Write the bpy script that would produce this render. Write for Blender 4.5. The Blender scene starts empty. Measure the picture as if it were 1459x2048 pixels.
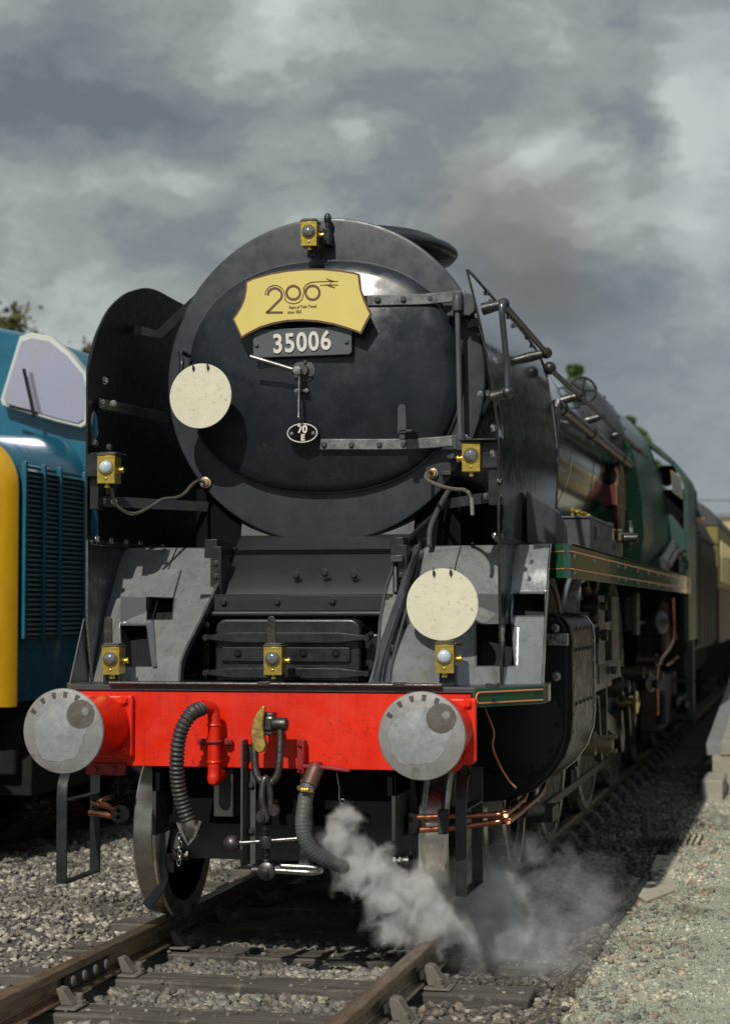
import bpy, math, random
import numpy as np
from mathutils import Vector, Matrix
random.seed(7); RNG = np.random.default_rng(7)
SC = bpy.context.scene
COL = SC.collection
R = math.radians
def fint(x, a, b): return float(np.interp(x, a, b))
def lins(a, b, n): return [float(v) for v in np.linspace(a, b, n)]

# ------------------------------------------------------------------ camera
CAM = np.array([2.5886, -8.7959, 1.6222]); YAW, PIT, ROL, FPX = -0.22176, 0.0499, -0.000998, 3927.4
_f = np.array([math.sin(YAW)*math.cos(PIT), math.cos(YAW)*math.cos(PIT), math.sin(PIT)])
_r = np.array([math.cos(YAW), -math.sin(YAW), 0.0]); _u = np.cross(_r, _f)
_c, _s = math.cos(ROL), math.sin(ROL)
_r, _u = _c*_r+_s*_u, -_s*_r+_c*_u
def A(px, py, X=None, Y=None, Z=None):
    """survey helper: the point of the photograph px,py on a real plane of the place"""
    d = _f+_r*(px-729.5)/FPX+_u*(1024-py)/FPX
    t = ((X-CAM[0])/d[0] if X is not None else (Y-CAM[1])/d[1] if Y is not None else (Z-CAM[2])/d[2])
    return tuple(float(v) for v in CAM+t*d)
cd = bpy.data.cameras.new('camera'); co = bpy.data.objects.new('camera', cd); COL.objects.link(co)
co.matrix_world = Matrix(((_r[0], _u[0], -_f[0], CAM[0]), (_r[1], _u[1], -_f[1], CAM[1]), (_r[2], _u[2], -_f[2], CAM[2]), (0, 0, 0, 1)))
cd.sensor_fit = 'VERTICAL'; cd.sensor_height = 36; cd.sensor_width = 36; cd.lens = FPX/2048*36
cd.clip_start = .1; cd.clip_end = 3000
cd.dof.use_dof = True; cd.dof.focus_distance = 10.15; cd.dof.aperture_fstop = 2.3
SC.camera = co

# ------------------------------------------------------------------ sky and sun
SUN_EL, SUN_AZ = R(42), R(7)      # sun in front of the engine, a little to the left
sun_from = Vector((-math.sin(SUN_AZ)*math.cos(SUN_EL), -math.cos(SUN_AZ)*math.cos(SUN_EL), math.sin(SUN_EL)))
W = bpy.data.worlds.new('World'); SC.world = W; W.use_nodes = True
nt = W.node_tree; nt.nodes.clear()
def N(nt, t, **k):
    n = nt.nodes.new(t)
    for a, b in k.items(): setattr(n, a, b)
    return n
def Lk(nt, a, b): nt.links.new(a, b)
def mth(nt, op, a, b=None, c=None, clamp=False):
    n = N(nt, 'ShaderNodeMath', operation=op, use_clamp=clamp)
    for i, v in enumerate((a, b, c)):
        if v is None: continue
        if isinstance(v, (int, float)): n.inputs[i].default_value = v
        else: Lk(nt, v, n.inputs[i])
    return n.outputs[0]
def mapr(nt, v, a, b, c=0.0, d=1.0, smooth=True):
    n = N(nt, 'ShaderNodeMapRange'); n.interpolation_type = 'SMOOTHSTEP' if smooth else 'LINEAR'
    Lk(nt, v, n.inputs[0])
    for i, x in enumerate((a, b, c, d)): n.inputs[i+1].default_value = x
    return n.outputs[0]
def mixc(nt, f, a, b, bt='MIX'):
    n = N(nt, 'ShaderNodeMix', data_type='RGBA', blend_type=bt)
    if isinstance(f, (int, float)): n.inputs[0].default_value = f
    else: Lk(nt, f, n.inputs[0])
    for i, v in ((6, a), (7, b)):
        if isinstance(v, (tuple, list)): n.inputs[i].default_value = (*v[:3], 1)
        else: Lk(nt, v, n.inputs[i])
    return n.outputs[2]
SKYB = [(530, 50, .050, .42, 1, 1.2), (480, 10, .10, .14, 1, 1), (1335, 290, .030, .46, 1, 1), (1400, 320, .04, .18, 1, .8), (1400, 460, .06, .14, 1, .6), (1400, 640, .07, .14, 1, .8), (1310, 250, .016, .3, 1, 1), (1075, 325, .022, .40, 1, 1), (1040, 370, .02, .2, 1, 1), (690, 255, .018, .34, 1, 1), (150, 190, .022, .2, 1, 1.4),
        (300, 370, .05, .18, 1, 2), (130, 430, .05, .12, 1, 2), (860, 140, .09, -.16, 1, 2), (350, 230, .06, -.14, 1, 1.5), (1270, 300, .020, -.35, 1, 1), (1295, 390, .02, -.25, 1, 1), (1060, 560, .06, -.14, 1, 1), (1150, 80, .07, -.16, 1, 1.3), (90, 60, .05, -.10, 1, 1), (1120, 250, .05, -.12, 1, 2)]
sky = N(nt, 'ShaderNodeTexSky', sky_type='NISHITA', sun_disc=False)
sky.sun_elevation = SUN_EL; sky.sun_rotation = R(180)+SUN_AZ
tc = N(nt, 'ShaderNodeTexCoord')
def noise(nt, vec, scale, detail=5, rough=.55, dist=0.0, dims='3D'):
    n = N(nt, 'ShaderNodeTexNoise', noise_dimensions=dims)
    if vec is not None: Lk(nt, vec, n.inputs['Vector'])
    n.inputs['Scale'].default_value = scale; n.inputs['Detail'].default_value = detail
    n.inputs['Roughness'].default_value = rough; n.inputs['Distortion'].default_value = dist
    return n.outputs[0]
def vm(nt, op, a, b=None, s=None):
    n = N(nt, 'ShaderNodeVectorMath', operation=op)
    for i, v in enumerate((a, b)):
        if v is None: continue
        if isinstance(v, (tuple, list, Vector)): n.inputs[i].default_value = tuple(v)
        else: Lk(nt, v, n.inputs[i])
    if s is not None:
        if isinstance(s, (int, float)): n.inputs['Scale'].default_value = s
        else: Lk(nt, s, n.inputs['Scale'])
    return n.outputs['Value'] if op in ('DISTANCE', 'DOT_PRODUCT', 'LENGTH') else n.outputs[0]
mp = N(nt, 'ShaderNodeMapping'); Lk(nt, tc.outputs['Generated'], mp.inputs[0]); mp.inputs['Scale'].default_value = (1, 1, 1.9); mp.inputs['Rotation'].default_value = (0, R(9), R(-14))
mp.inputs['Location'].default_value = (3.1, 1.7, .9)
wn = N(nt, 'ShaderNodeTexNoise'); Lk(nt, mp.outputs[0], wn.inputs['Vector']); wn.inputs['Scale'].default_value = 7; wn.inputs['Detail'].default_value = 5; wn.inputs['Roughness'].default_value = .6
warp = vm(nt, 'SCALE', vm(nt, 'SUBTRACT', wn.outputs['Color'], (.5, .5, .5)), None, .16)
pv = vm(nt, 'ADD', mp.outputs[0], warp)
n1 = noise(nt, pv, 5.5, 6, .52, .0)
n2 = noise(nt, pv, 13, 8, .60, .1)
n3 = noise(nt, mp.outputs[0], 2.2, 2, .5, 0)
gw = vm(nt, 'ADD', tc.outputs['Generated'], vm(nt, 'SCALE', vm(nt, 'SUBTRACT', wn.outputs['Color'], (.5, .5, .5)), None, .10))
def blob(px, py, rad, sx=1.0, sz=1.0):
    """a patch of cloud in one direction of the sky, its edge torn by the same noise as the rest"""
    d = Vector(_f+_r*(px-729.5)/FPX+_u*(1024-py)/FPX).normalized()
    q = vm(nt, 'MULTIPLY', vm(nt, 'SUBTRACT', gw, d), (sx, 1, sz))
    return mapr(nt, vm(nt, 'LENGTH', q), 0.0, rad, 1.0, 0.0)
c1 = mth(nt, 'MULTIPLY', mth(nt, 'SUBTRACT', n1, .5), 2.45)
c2 = mth(nt, 'MULTIPLY', mth(nt, 'SUBTRACT', n2, .5), .65)
c3 = mth(nt, 'MULTIPLY', mth(nt, 'SUBTRACT', n3, .5), .9)
v = mth(nt, 'ADD', mth(nt, 'ADD', mth(nt, 'ADD', c1, c2), c3), .49)
for px, py, rad, amt, sx, sz in SKYB: v = mth(nt, 'ADD', v, mth(nt, 'MULTIPLY', blob(px, py, rad, sx, sz), amt))
cr = N(nt, 'ShaderNodeValToRGB'); Lk(nt, v, cr.inputs[0])
cr.color_ramp.interpolation = 'EASE'
E_ = cr.color_ramp.elements
E_[0].position = .10; E_[0].color = (1.45, 1.72, 1.90, 1)
E_[1].position = 1.0; E_[1].color = (5.6, 6.2, 6.0, 1)
for p_, c_ in ((.35, (2.12, 2.40, 2.54, 1)), (.55, (3.05, 3.30, 3.25, 1)), (.75, (4.3, 4.7, 4.6, 1))):
    e = E_.new(p_); e.color = c_
sep = N(nt, 'ShaderNodeSeparateXYZ'); Lk(nt, tc.outputs['Generated'], sep.inputs[0])
bluish = mapr(nt, sep.outputs[0], -.14, .10, 0, 1)           # clearer, bluer air towards the east
lowh = mapr(nt, sep.outputs[2], .02, .16, 1, 0)
cl = mixc(nt, mth(nt, 'MULTIPLY', bluish, .42), cr.outputs[0], (2.15, 2.75, 3.7))
cl = mixc(nt, mth(nt, 'MULTIPLY', lowh, .55), cl, (2.5, 3.0, 3.45))
full = mixc(nt, .95, sky.outputs[0], cl)
bg = N(nt, 'ShaderNodeBackground'); Lk(nt, full, bg.inputs[0]); bg.inputs[1].default_value = .1
wo = N(nt, 'ShaderNodeOutputWorld'); Lk(nt, bg.outputs[0], wo.inputs[0])
sl = bpy.data.lights.new('sun', 'SUN'); sl.energy = 3.3; sl.angle = R(.8); sl.color = (1, .95, .86)
so = bpy.data.objects.new('sun', sl); COL.objects.link(so)
so.rotation_euler = sun_from.to_track_quat('Z', 'Y').to_euler()
vs = SC.view_settings; vs.view_transform = 'Standard'; vs.look = 'None'; vs.exposure = 0; vs.gamma = 1; vs.use_curve_mapping = False
SC.cycles.volume_step_rate = .5; SC.cycles.volume_max_steps = 96
SC.cycles.max_bounces = 6; SC.cycles.volume_bounces = 2; SC.cycles.sample_clamp_indirect = 4

# ------------------------------------------------------------------ materials
def mat(name, col, rough=.5, metal=0.0, col2=None, nscale=6.0, namt=.5, bump=0.0, bscale=40.0, coat=0.0, rvar=0.0, stretch=None, spec=None, streak=None, dirt=None, trans=0.0):
    m = bpy.data.materials.new(name); m.use_nodes = True; t = m.node_tree; b = t.nodes['Principled BSDF']
    b.inputs['Base Color'].default_value = (*col, 1); b.inputs['Roughness'].default_value = rough; b.inputs['Metallic'].default_value = metal
    if spec is not None: b.inputs['Specular IOR Level'].default_value = spec
    if coat: b.inputs['Coat Weight'].default_value = coat; b.inputs['Coat Roughness'].default_value = .08
    if trans: b.inputs['Transmission Weight'].default_value = trans
    tcx = N(t, 'ShaderNodeTexCoord'); vec = tcx.outputs['Object']
    if stretch:
        mpp = N(t, 'ShaderNodeMapping'); Lk(t, vec, mpp.inputs[0]); mpp.inputs['Scale'].default_value = stretch; vec = mpp.outputs[0]
    if col2 or rvar:
        nz = noise(t, vec, nscale, 7, .62, .4)
        fac = mapr(t, nz, .5-.22/max(namt, .05)*.5, .5+.22/max(namt, .05)*.5, 0, 1)
        if col2: Lk(t, mixc(t, fac, col, col2), b.inputs['Base Color'])
        if rvar:
            nz2 = noise(t, vec, nscale*2.7, 6, .6)
            Lk(t, mapr(t, nz2, .3, .7, max(rough-rvar, .03), min(rough+rvar, 1)), b.inputs['Roughness'])
    if streak:      # vertical runs of dirt: (colour, amount)
        src = b.inputs['Base Color'].links[0].from_socket if b.inputs['Base Color'].links else None
        ms = N(t, 'ShaderNodeMapping'); Lk(t, tcx.outputs['Object'], ms.inputs[0]); ms.inputs['Scale'].default_value = (14, 14, .8)
        sn = noise(t, ms.outputs[0], 1.6, 6, .65, .2)
        f2 = mth(t, 'MULTIPLY', mapr(t, sn, .5, .72, 0, 1), streak[1])
        Lk(t, mixc(t, f2, src if src else col, streak[0]), b.inputs['Base Color'])
    if dirt:        # specks
        src = b.inputs['Base Color'].links[0].from_socket if b.inputs['Base Color'].links else None
        dn = noise(t, tcx.outputs['Object'], dirt[2], 8, .7, 1.2)
        f3 = mth(t, 'MULTIPLY', mapr(t, dn, .56, .66, 0, 1), dirt[1])
        Lk(t, mixc(t, f3, src if src else col, dirt[0]), b.inputs['Base Color'])
    if bump:
        bn = noise(t, vec, bscale, 6, .6)
        bp = N(t, 'ShaderNodeBump'); bp.inputs['Strength'].default_value = 1; bp.inputs['Distance'].default_value = bump
        Lk(t, bn, bp.inputs['Height']); Lk(t, bp.outputs[0], b.inputs['Normal'])
    return m
M = {}
M['door'] = mat('door_black_paint', (.009, .014, .021), .30, 0, (.017, .023, .030), 3.0, .6, .0004, 7, rvar=.11, dirt=((.050, .045, .038), .35, 20))
M['ring'] = mat('smokebox_grey_black', (.030, .037, .045), .38, 0, (.042, .048, .055), 4.0, .5, .0003, 18, rvar=.09, streak=((.020, .024, .030), .4), dirt=((.07, .06, .05), .3, 26))
M['black'] = mat('black_paint', (.010, .0115, .014), .36, 0, (.020, .021, .023), 7, .6, .0005, 30, rvar=.12, dirt=((.05, .045, .04), .3, 30))
M['blackmatt'] = mat('matt_black', (.022, .0225, .024), .62, 0, (.042, .041, .040), 8, .6, .001, 50, rvar=.1, dirt=((.08, .07, .06), .25, 40))
M['void'] = mat('black_and_shade', (.005, .005, .006), .95, spec=.15)  # plain black; also stands in as shade in gaps, mouths and recesses
M['deflout'] = mat('gloss_dark_green', (.010, .017, .014), .11, 0, (.014, .022, .018), 5, .5, .0010, 3.2, coat=.3, rvar=.04)
M['apron'] = mat('worn_grey_plate', (.245, .257, .262), .28, .38, (.30, .305, .30), 3, .4, .00012, 7, rvar=.12, stretch=(3, 3, .5), streak=((.13, .132, .135), .5), dirt=((.08, .07, .06), .32, 28))
M['greyplate'] = mat('grey_painted_plate', (.048, .053, .060), .42, .1, (.072, .077, .080), 6, .5, .0006, 25, rvar=.12, dirt=((.02, .02, .02), .4, 36))
M['red'] = mat('red_beam_paint', (.80, .026, .002), .40, 0, (.66, .014, .002), 2.6, .5, .0005, 14, rvar=.14, streak=((.40, .010, .004), .40), dirt=((.13, .014, .01), .6, 34))
M['darkred'] = mat('dark_red_paint', (.30, .02, .018), .45, 0, (.2, .012, .012), 12, .5, .001, 50)
M['buff'] = mat('worn_buffer_steel', (.33, .335, .33), .40, .35, (.27, .262, .245), 11, .4, .0005, 26, rvar=.14, dirt=((.15, .135, .115), .5, 15))
M['steel'] = mat('bright_steel', (.50, .49, .47), .30, 1, (.34, .33, .31), 14, .5, .0006, 60, rvar=.12)
M['tyre'] = mat('wheel_tyre_steel', (.70, .67, .62), .30, 1, (.50, .46, .40), 4, .4, .0003, 18, rvar=.08, dirt=((.26, .20, .15), .4, 14))
M['dsteel'] = mat('dull_forged_steel', (.115, .112, .11), .40, .85, (.06, .055, .052), 18, .5, .0015, 55, rvar=.14, dirt=((.10, .055, .035), .5, 26))
M['rod'] = mat('oily_motion_steel', (.12, .105, .085), .36, .8, (.055, .048, .038), 10, .5, .0008, 30, rvar=.12, dirt=((.30, .27, .22), .5, 20))
M['brass'] = mat('brass', (.60, .45, .085), .33, .72, (.46, .34, .07), 20, .5, .0004, 60, rvar=.08)
M['brasshook'] = mat('gilded_hook', (.66, .48, .12), .36, .65, (.34, .22, .08), 24, .6, .002, 60, rvar=.1)
M['copper'] = mat('copper_pipe', (.52, .22, .115), .30, .9, (.30, .12, .07), 16, .5, .0004, 50, rvar=.12)
M['green'] = mat('gloss_green_paint', (.016, .088, .044), .17, 0, (.020, .098, .050), 8, .5, .0009, 3.0, coat=.6, rvar=.04, dirt=((.03, .03, .015), .5, 22))
M['boiler'] = mat('boiler_green_paint', (.008, .036, .021), .11, 0, (.011, .042, .024), 6, .5, .0018, 2.6, coat=.6, rvar=.04)
M['cab'] = mat('cab_green_paint', (.022, .060, .042), .36, 0, (.032, .066, .048), 6, .5, .0007, 20, rvar=.08)
M['orange'] = mat('orange_lining', (.72, .24, .08), .4)
M['cream'] = mat('cream_disc_paint', (.70, .67, .52), .55, 0, (.62, .58, .43), 8, .4, .0006, 30, dirt=((.26, .22, .15), .65, 44))
M['yellow'] = mat('headboard_yellow', (.70, .585, .175), .42, 0, (.66, .55, .16), 3, .4)
M['brown'] = mat('headboard_brown', (.13, .066, .035), .45)
M['white'] = mat('number_white', (.72, .70, .63), .45, 0, (.62, .59, .52), 20, .5)
M['plate'] = mat('plate_blue_grey', (.075, .085, .094), .42, 0, (.10, .11, .118), 8, .5)
M['rubber'] = mat('hose_rubber', (.024, .026, .028), .52, 0, (.045, .044, .042), 18, .5, .001, 60, rvar=.1)
M['grhose'] = mat('lagged_hose', (.060, .068, .075), .55, 0, (.095, .10, .10), 12, .5, .0015, 60)
M['lens'] = mat('lamp_lens_grey', (.22, .24, .25), .05, .55, coat=1)
M['lenswhite'] = mat('lamp_lens_pale', (.62, .76, .80), .06, .15, (.45, .55, .62), 30, .5, coat=1)
M['rail'] = mat('rail_worn_top', (.40, .32, .215), .36, .75, (.20, .145, .095), 9, .6, .0010, 40, rvar=.14, stretch=(6, .6, 6), dirt=((.10, .07, .05), .5, 30))
M['railrust'] = mat('rail_rust', (.085, .058, .043), .8, 0, (.14, .085, .052), 12, .5, .0015, 40)
M['chair'] = mat('cast_chair_dusty', (.115, .10, .088), .8, 0, (.17, .15, .125), 14, .5, .002, 50)
M['sleeper'] = mat('old_timber', (.12, .105, .09), .82, 0, (.055, .047, .04), 3.2, .8, .006, 8, stretch=(.7, 9, 4), dirt=((.25, .225, .19), .5, 8))
M['oxide2'] = mat('rim_mark_brown', (.055, .045, .038), .6)
M['grease'] = mat('grease_brown', (.13, .115, .095), .40, .2, (.095, .082, .068), 20, .6, .0006, 60, rvar=.1)
M['blackmatt2'] = mat('saddle_grey_black', (.013, .014, .016), .50, 0, (.017, .018, .019), 2, .5, .0003, 30, rvar=.06)
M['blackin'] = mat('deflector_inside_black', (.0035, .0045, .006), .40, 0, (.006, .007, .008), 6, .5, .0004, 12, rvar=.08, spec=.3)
M['steelblue'] = mat('polished_rail', (.20, .22, .24), .26, .9)
M['brassdull'] = mat('dull_bronze', (.22, .17, .09), .45, .5)
M['copperold'] = mat('tarnished_copper', (.16, .085, .065), .5, .5, (.10, .06, .05), 20, .6, .001, 50)
M['glass'] = mat('cab_glass', (.10, .11, .10), .10, .2, coat=1)
M['screen'] = mat('windscreen_glass', (.72, .74, .92), .14, .8, (.80, .70, .74), 1.1, .6)  # lilac and cream tints paint a sky reflection into the pane
M['dblue'] = mat('diesel_blue', (.010, .115, .185), .26, 0, (.016, .14, .21), 3, .5, .0008, 6, coat=.35, rvar=.08, streak=((.012, .07, .10), .5), dirt=((.06, .08, .08), .3, 12))
M['dblue2'] = mat('diesel_grille_blue', (.010, .075, .105), .4, 0, (.012, .06, .08), 6, .5)
M['dyellow'] = mat('diesel_warning_yellow', (.66, .37, .006), .38, 0, (.58, .32, .01), 3, .5, coat=.2, streak=((.30, .17, .02), .5))
M['dframe'] = mat('diesel_window_frame', (.50, .53, .48), .4)
M['dark'] = mat('underframe_dark', (.010, .010, .0095), .8, 0, (.02, .018, .015), 6, .5, .002, 30, spec=.2)
M['oxide'] = mat('oxide_brown', (.13, .07, .05), .6, 0, (.08, .05, .04), 8, .5, .001, 40)
M['coachcream'] = mat('coach_cream', (.24, .20, .07), .40, 0, (.19, .16, .055), 5, .5, streak=((.10, .08, .04), .5), spec=.2)
M['coachbrown'] = mat('coach_brown', (.05, .026, .022), .4, spec=.2)
M['coal'] = mat('coal', (.02, .02, .022), .5, bump=.01, bscale=18)
M['nred'] = mat('nameplate_red', (.10, .010, .009), .5)
M['concrete'] = mat('concrete', (.36, .33, .255), .85, 0, (.27, .25, .20), 4, .6, .004, 22, dirt=((.15, .14, .11), .5, 14))
M['edging'] = mat('grey_edging', (.17, .18, .185), .8, 0, (.22, .225, .22), 5, .5, .003, 30)
M['brick'] = mat('red_brick', (.22, .095, .045), .85, 0, (.17, .07, .035), 6, .6, .004, 30)
M['wallcream'] = mat('cream_render', (.52, .44, .22), .8, 0, (.46, .39, .2), 3, .5)
M['roofslate'] = mat('slate', (.09, .095, .10), .7)
M['wood'] = mat('grey_post', (.13, .09, .065), .8, bump=.002)
M['skin'] = mat('skin', (.42, .22, .16), .6)
M['overall'] = mat('blue_overall', (.03, .045, .08), .8)
M['bark'] = mat('bark', (.08, .06, .045), .9)
M['leafolive'] = mat('leaf_olive', (.085, .085, .022), .7, 0, (.12, .10, .03), 1.5, .6)
M['leafgreen'] = mat('leaf_green', (.06, .13, .035), .7, 0, (.09, .15, .04), 1.5, .6)
M['leafdark'] = mat('leaf_dark', (.016, .030, .012), .8, 0, (.030, .036, .014), 1.5, .6)
M['strapworn'] = mat('worn_strap_steel', (.12, .13, .135), .36, .3, (.24, .25, .245), 16, .7, .0006, 40, rvar=.12, dirt=((.45, .44, .40), .5, 30))

M['cylpaint'] = mat('cylinder_casing_paint', (.016, .012, .011), .34, .0, (.024, .018, .016), 5, .6, .0010, 6, rvar=.08, spec=.22, streak=((.05, .028, .022), .5), dirt=((.09, .05, .03), .4, 26))
M['wheelgreen'] = mat('wheel_dusty_green', (.020, .024, .019), .55, 0, (.05, .048, .040), 6, .6, .001, 40, rvar=.1)
M['rodgrey'] = mat('grey_bracket_steel', (.075, .070, .060), .42, .5, (.035, .032, .028), 8, .5, .0008, 30, rvar=.1, dirt=((.16, .15, .13), .5, 16))
M['truckred'] = mat('truck_dirty_red', (.05, .028, .025), .7, 0, (.03, .024, .022), 6, .6, .003, 20)
M['stepgrey'] = mat('step_box_grey', (.085, .095, .105), .45, .1, (.11, .115, .12), 6, .5, .0006, 25)
M['slabcream'] = mat('broken_slab', (.46, .42, .31), .9, 0, (.38, .35, .27), 9, .5, .003, 30)
M['grassdry'] = mat('dry_grass', (.10, .09, .05), .8)
M['tendergreen'] = mat('tender_green', (.012, .022, .017), .50, 0, (.022, .022, .016), 4, .5, .0012, 4, spec=.15, streak=((.05, .035, .022), .6))
M['coachroof'] = mat('coach_roof_grey', (.05, .05, .052), .6)
M['glassdark'] = mat('dark_window_glass', (.02, .022, .025), .08, 0, coat=.8)
M['void2'] = mat('shaded_front_black', (.007, .008, .010), .55, spec=.3)  # near-black puts the running plate's shade into the cylinder front
M['framegrey'] = mat('bogie_frame_grey', (.060, .061, .062), .5, .1, (.085, .083, .08), 5, .5, .0006, 25, rvar=.1, dirt=((.03, .028, .026), .4, 20))
M['fbgreen'] = mat('firebox_green', (.012, .066, .034), .28, 0, (.014, .056, .030), 5, .5, .0010, 5, rvar=.06, spec=.4)
M['buffblue'] = mat('polished_buffer_centre', (.33, .355, .37), .36, .4, (.42, .43, .43), 14, .6, .0004, 30, rvar=.14, dirt=((.20, .19, .17), .5, 26))
M['recess'] = mat('recess_dark_grey', (.016, .017, .019), .6, spec=.2)
M['brass2'] = mat('polished_brass_cap', (.62, .44, .16), .22, .95)
M['cablegrey'] = mat('braided_cable', (.20, .19, .16), .4, .5, (.12, .11, .09), 60, .5, .0008, 200)
M['cablebright'] = mat('bright_cable', (.38, .36, .29), .36, .6, (.25, .23, .18), 60, .5, .0008, 200)
M['coppergland'] = mat('cable_gland', (.46, .33, .20), .4, .5)
M['blackbrass'] = mat('dark_cap', (.05, .047, .035), .5, .2, (.12, .10, .04), 40, .5)
# ------------------------------------------------------------------ geometry
def basis(ax):
    z = Vector(ax).normalized()
    x = Vector((0, 0, 1)).cross(z) if abs(z.z) < .9 else Vector((1, 0, 0)).cross(z)
    x.normalize(); return x, z.cross(x), z
def crom(P, n=6):
    P = [Vector(p) for p in P]; out = []
    Q = [2*P[0]-P[1]]+P+[2*P[-1]-P[-2]]
    for i in range(1, len(Q)-2):
        for k in range(n):
            t = k/n; a, b, c, d = Q[i-1:i+3]
            out.append(.5*((2*b)+(c-a)*t+(2*a-5*b+4*c-d)*t*t+(3*b-a-3*c+d)*t**3))
    out.append(P[-1]); return out
class G:
    def __init__(s): s.v = []; s.f = []
    def add(s, v, f):
        o = len(s.v); s.v += [tuple(p) for p in v]; s.f += [tuple(i+o for i in q) for q in f]; return s
    def box(s, x0, x1, y0, y1, z0, z1):
        return s.add([(x, y, z) for x in (x0, x1) for y in (y0, y1) for z in (z0, z1)], [(0, 1, 3, 2), (4, 6, 7, 5), (0, 4, 5, 1), (2, 3, 7, 6), (0, 2, 6, 4), (1, 5, 7, 3)])
    def loft(s, rings, close=True, caps=True):
        n = len(rings[0]); v = [p for r in rings for p in r]; f = []
        for i in range(len(rings)-1):
            for j in range(n if close else n-1):
                k = (j+1) % n; f.append((i*n+j, i*n+k, (i+1)*n+k, (i+1)*n+j))
        if caps and close: f.append(tuple(range(n-1, -1, -1))); f.append(tuple((len(rings)-1)*n+j for j in range(n)))
        return s.add(v, f)
    def prism(s, poly, ax, a, b):
        """poly of 2D points: ax 'y' -> (x,z), 'x' -> (y,z), 'z' -> (x,y)"""
        mk = {'y': lambda p, t: (p[0], t, p[1]), 'x': lambda p, t: (t, p[0], p[1]), 'z': lambda p, t: (p[0], p[1], t)}[ax]
        return s.loft([[mk(p, a) for p in poly], [mk(p, b) for p in poly]])
    def tube(s, pts, r, n=10, smooth=0, radii=None):
        P = crom(pts, smooth) if smooth else [Vector(p) for p in pts]
        T = [(P[min(i+1, len(P)-1)]-P[max(i-1, 0)]).normalized() for i in range(len(P))]
        x, y, _ = basis(T[0]); rings = []
        for i, p in enumerate(P):
            x = (x-T[i]*x.dot(T[i])).normalized(); y = T[i].cross(x)
            rr = radii(i/(len(P)-1)) if radii else r
            rings.append([p+rr*(math.cos(2*math.pi*k/n)*x+math.sin(2*math.pi*k/n)*y) for k in range(n)])
        return s.loft(rings)
    def strap(s, pts, w, t, up=(0, 0, 1), smooth=0):
        """flat bar along pts; w across 'up', t thick"""
        P = crom(pts, smooth) if smooth else [Vector(p) for p in pts]
        rings = []
        for i, p in enumerate(P):
            T = (P[min(i+1, len(P)-1)]-P[max(i-1, 0)]).normalized()
            u = Vector(up); u = (u-T*u.dot(T)).normalized(); q = T.cross(u)
            rings.append([p+u*w/2+q*t/2, p-u*w/2+q*t/2, p-u*w/2-q*t/2, p+u*w/2-q*t/2])
        return s.loft(rings)
    def lathe(s, prof, c, ax, n=24):
        """prof [(radius, height along axis)]"""
        x, y, z = basis(ax); c = Vector(c); v = []; f = []; m = len(prof)
        for (r, h) in prof:
            for k in range(n): v.append(c+z*h+max(r, 1e-4)*(math.cos(2*math.pi*k/n)*x+math.sin(2*math.pi*k/n)*y))
        for i in range(m-1):
            for k in range(n):
                q = (k+1) % n; f.append((i*n+k, i*n+q, (i+1)*n+q, (i+1)*n+k))
        if prof[0][0] > 2e-4: f.append(tuple(range(n-1, -1, -1)))
        if prof[-1][0] > 2e-4: f.append(tuple((m-1)*n+k for k in range(n)))
        return s.add(v, f)
    def cyl(s, c, ax, r, h, n=20): return s.lathe([(r, 0), (r, h)], c, ax, n)
    def ball(s, c, r, n=14, sc=(1, 1, 1)):
        v = []; f = []; m = n//2+1
        for i in range(m):
            a = math.pi*i/(m-1)
            for k in range(n):
                b = 2*math.pi*k/n; v.append((c[0]+sc[0]*r*math.sin(a)*math.cos(b), c[1]+sc[1]*r*math.sin(a)*math.sin(b), c[2]+sc[2]*r*math.cos(a)))
        for i in range(m-1):
            for k in range(n): q = (k+1) % n; f.append((i*n+k, (i+1)*n+k, (i+1)*n+q, i*n+q))
        return s.add(v, f)
    def sheet(s, grid, t, nrm=None):
        """grid of points [i][j], given thickness t along nrm or face normal"""
        g = [[Vector(p) for p in r] for r in grid]; a, b = len(g), len(g[0]); nn = []
        for i in range(a):
            rr = []
            for j in range(b):
                du = g[min(i+1, a-1)][j]-g[max(i-1, 0)][j]; dv = g[i][min(j+1, b-1)]-g[i][max(j-1, 0)]
                rr.append(Vector(nrm) if nrm else du.cross(dv).normalized())
            nn.append(rr)
        v = [g[i][j] for i in range(a) for j in range(b)]+[g[i][j]-nn[i][j]*t for i in range(a) for j in range(b)]
        o = a*b; f = []
        for i in range(a-1):
            for j in range(b-1):
                q = i*b+j; f.append((q, q+b, q+b+1, q+1)); f.append((q+o, q+1+o, q+b+1+o, q+b+o))
        for i in range(a-1):
            q = i*b; f.append((q, q+o, q+b+o, q+b)); q = i*b+b-1; f.append((q, q+b, q+b+o, q+o))
        for j in range(b-1):
            f.append((j, j+1, j+1+o, j+o)); q = (a-1)*b+j; f.append((q, q+o, q+1+o, q+1))
        return s.add(v, f)
    def mesh(s, name, m, ang=38):
        me = bpy.data.meshes.new(name); me.from_pydata(s.v, [], s.f); me.update()
        import bmesh
        bm = bmesh.new(); bm.from_mesh(me); bmesh.ops.recalc_face_normals(bm, faces=bm.faces); bm.to_mesh(me); bm.free()
        me.shade_smooth(); me.set_sharp_from_angle(angle=R(ang))
        if m is not None: me.materials.append(M[m] if isinstance(m, str) else m)
        return me
    def build(s, name, m, parent=None, bevel=0, ang=38, seg=2):
        return link(name, s.mesh(name, m, ang), parent, bevel, seg)
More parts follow.
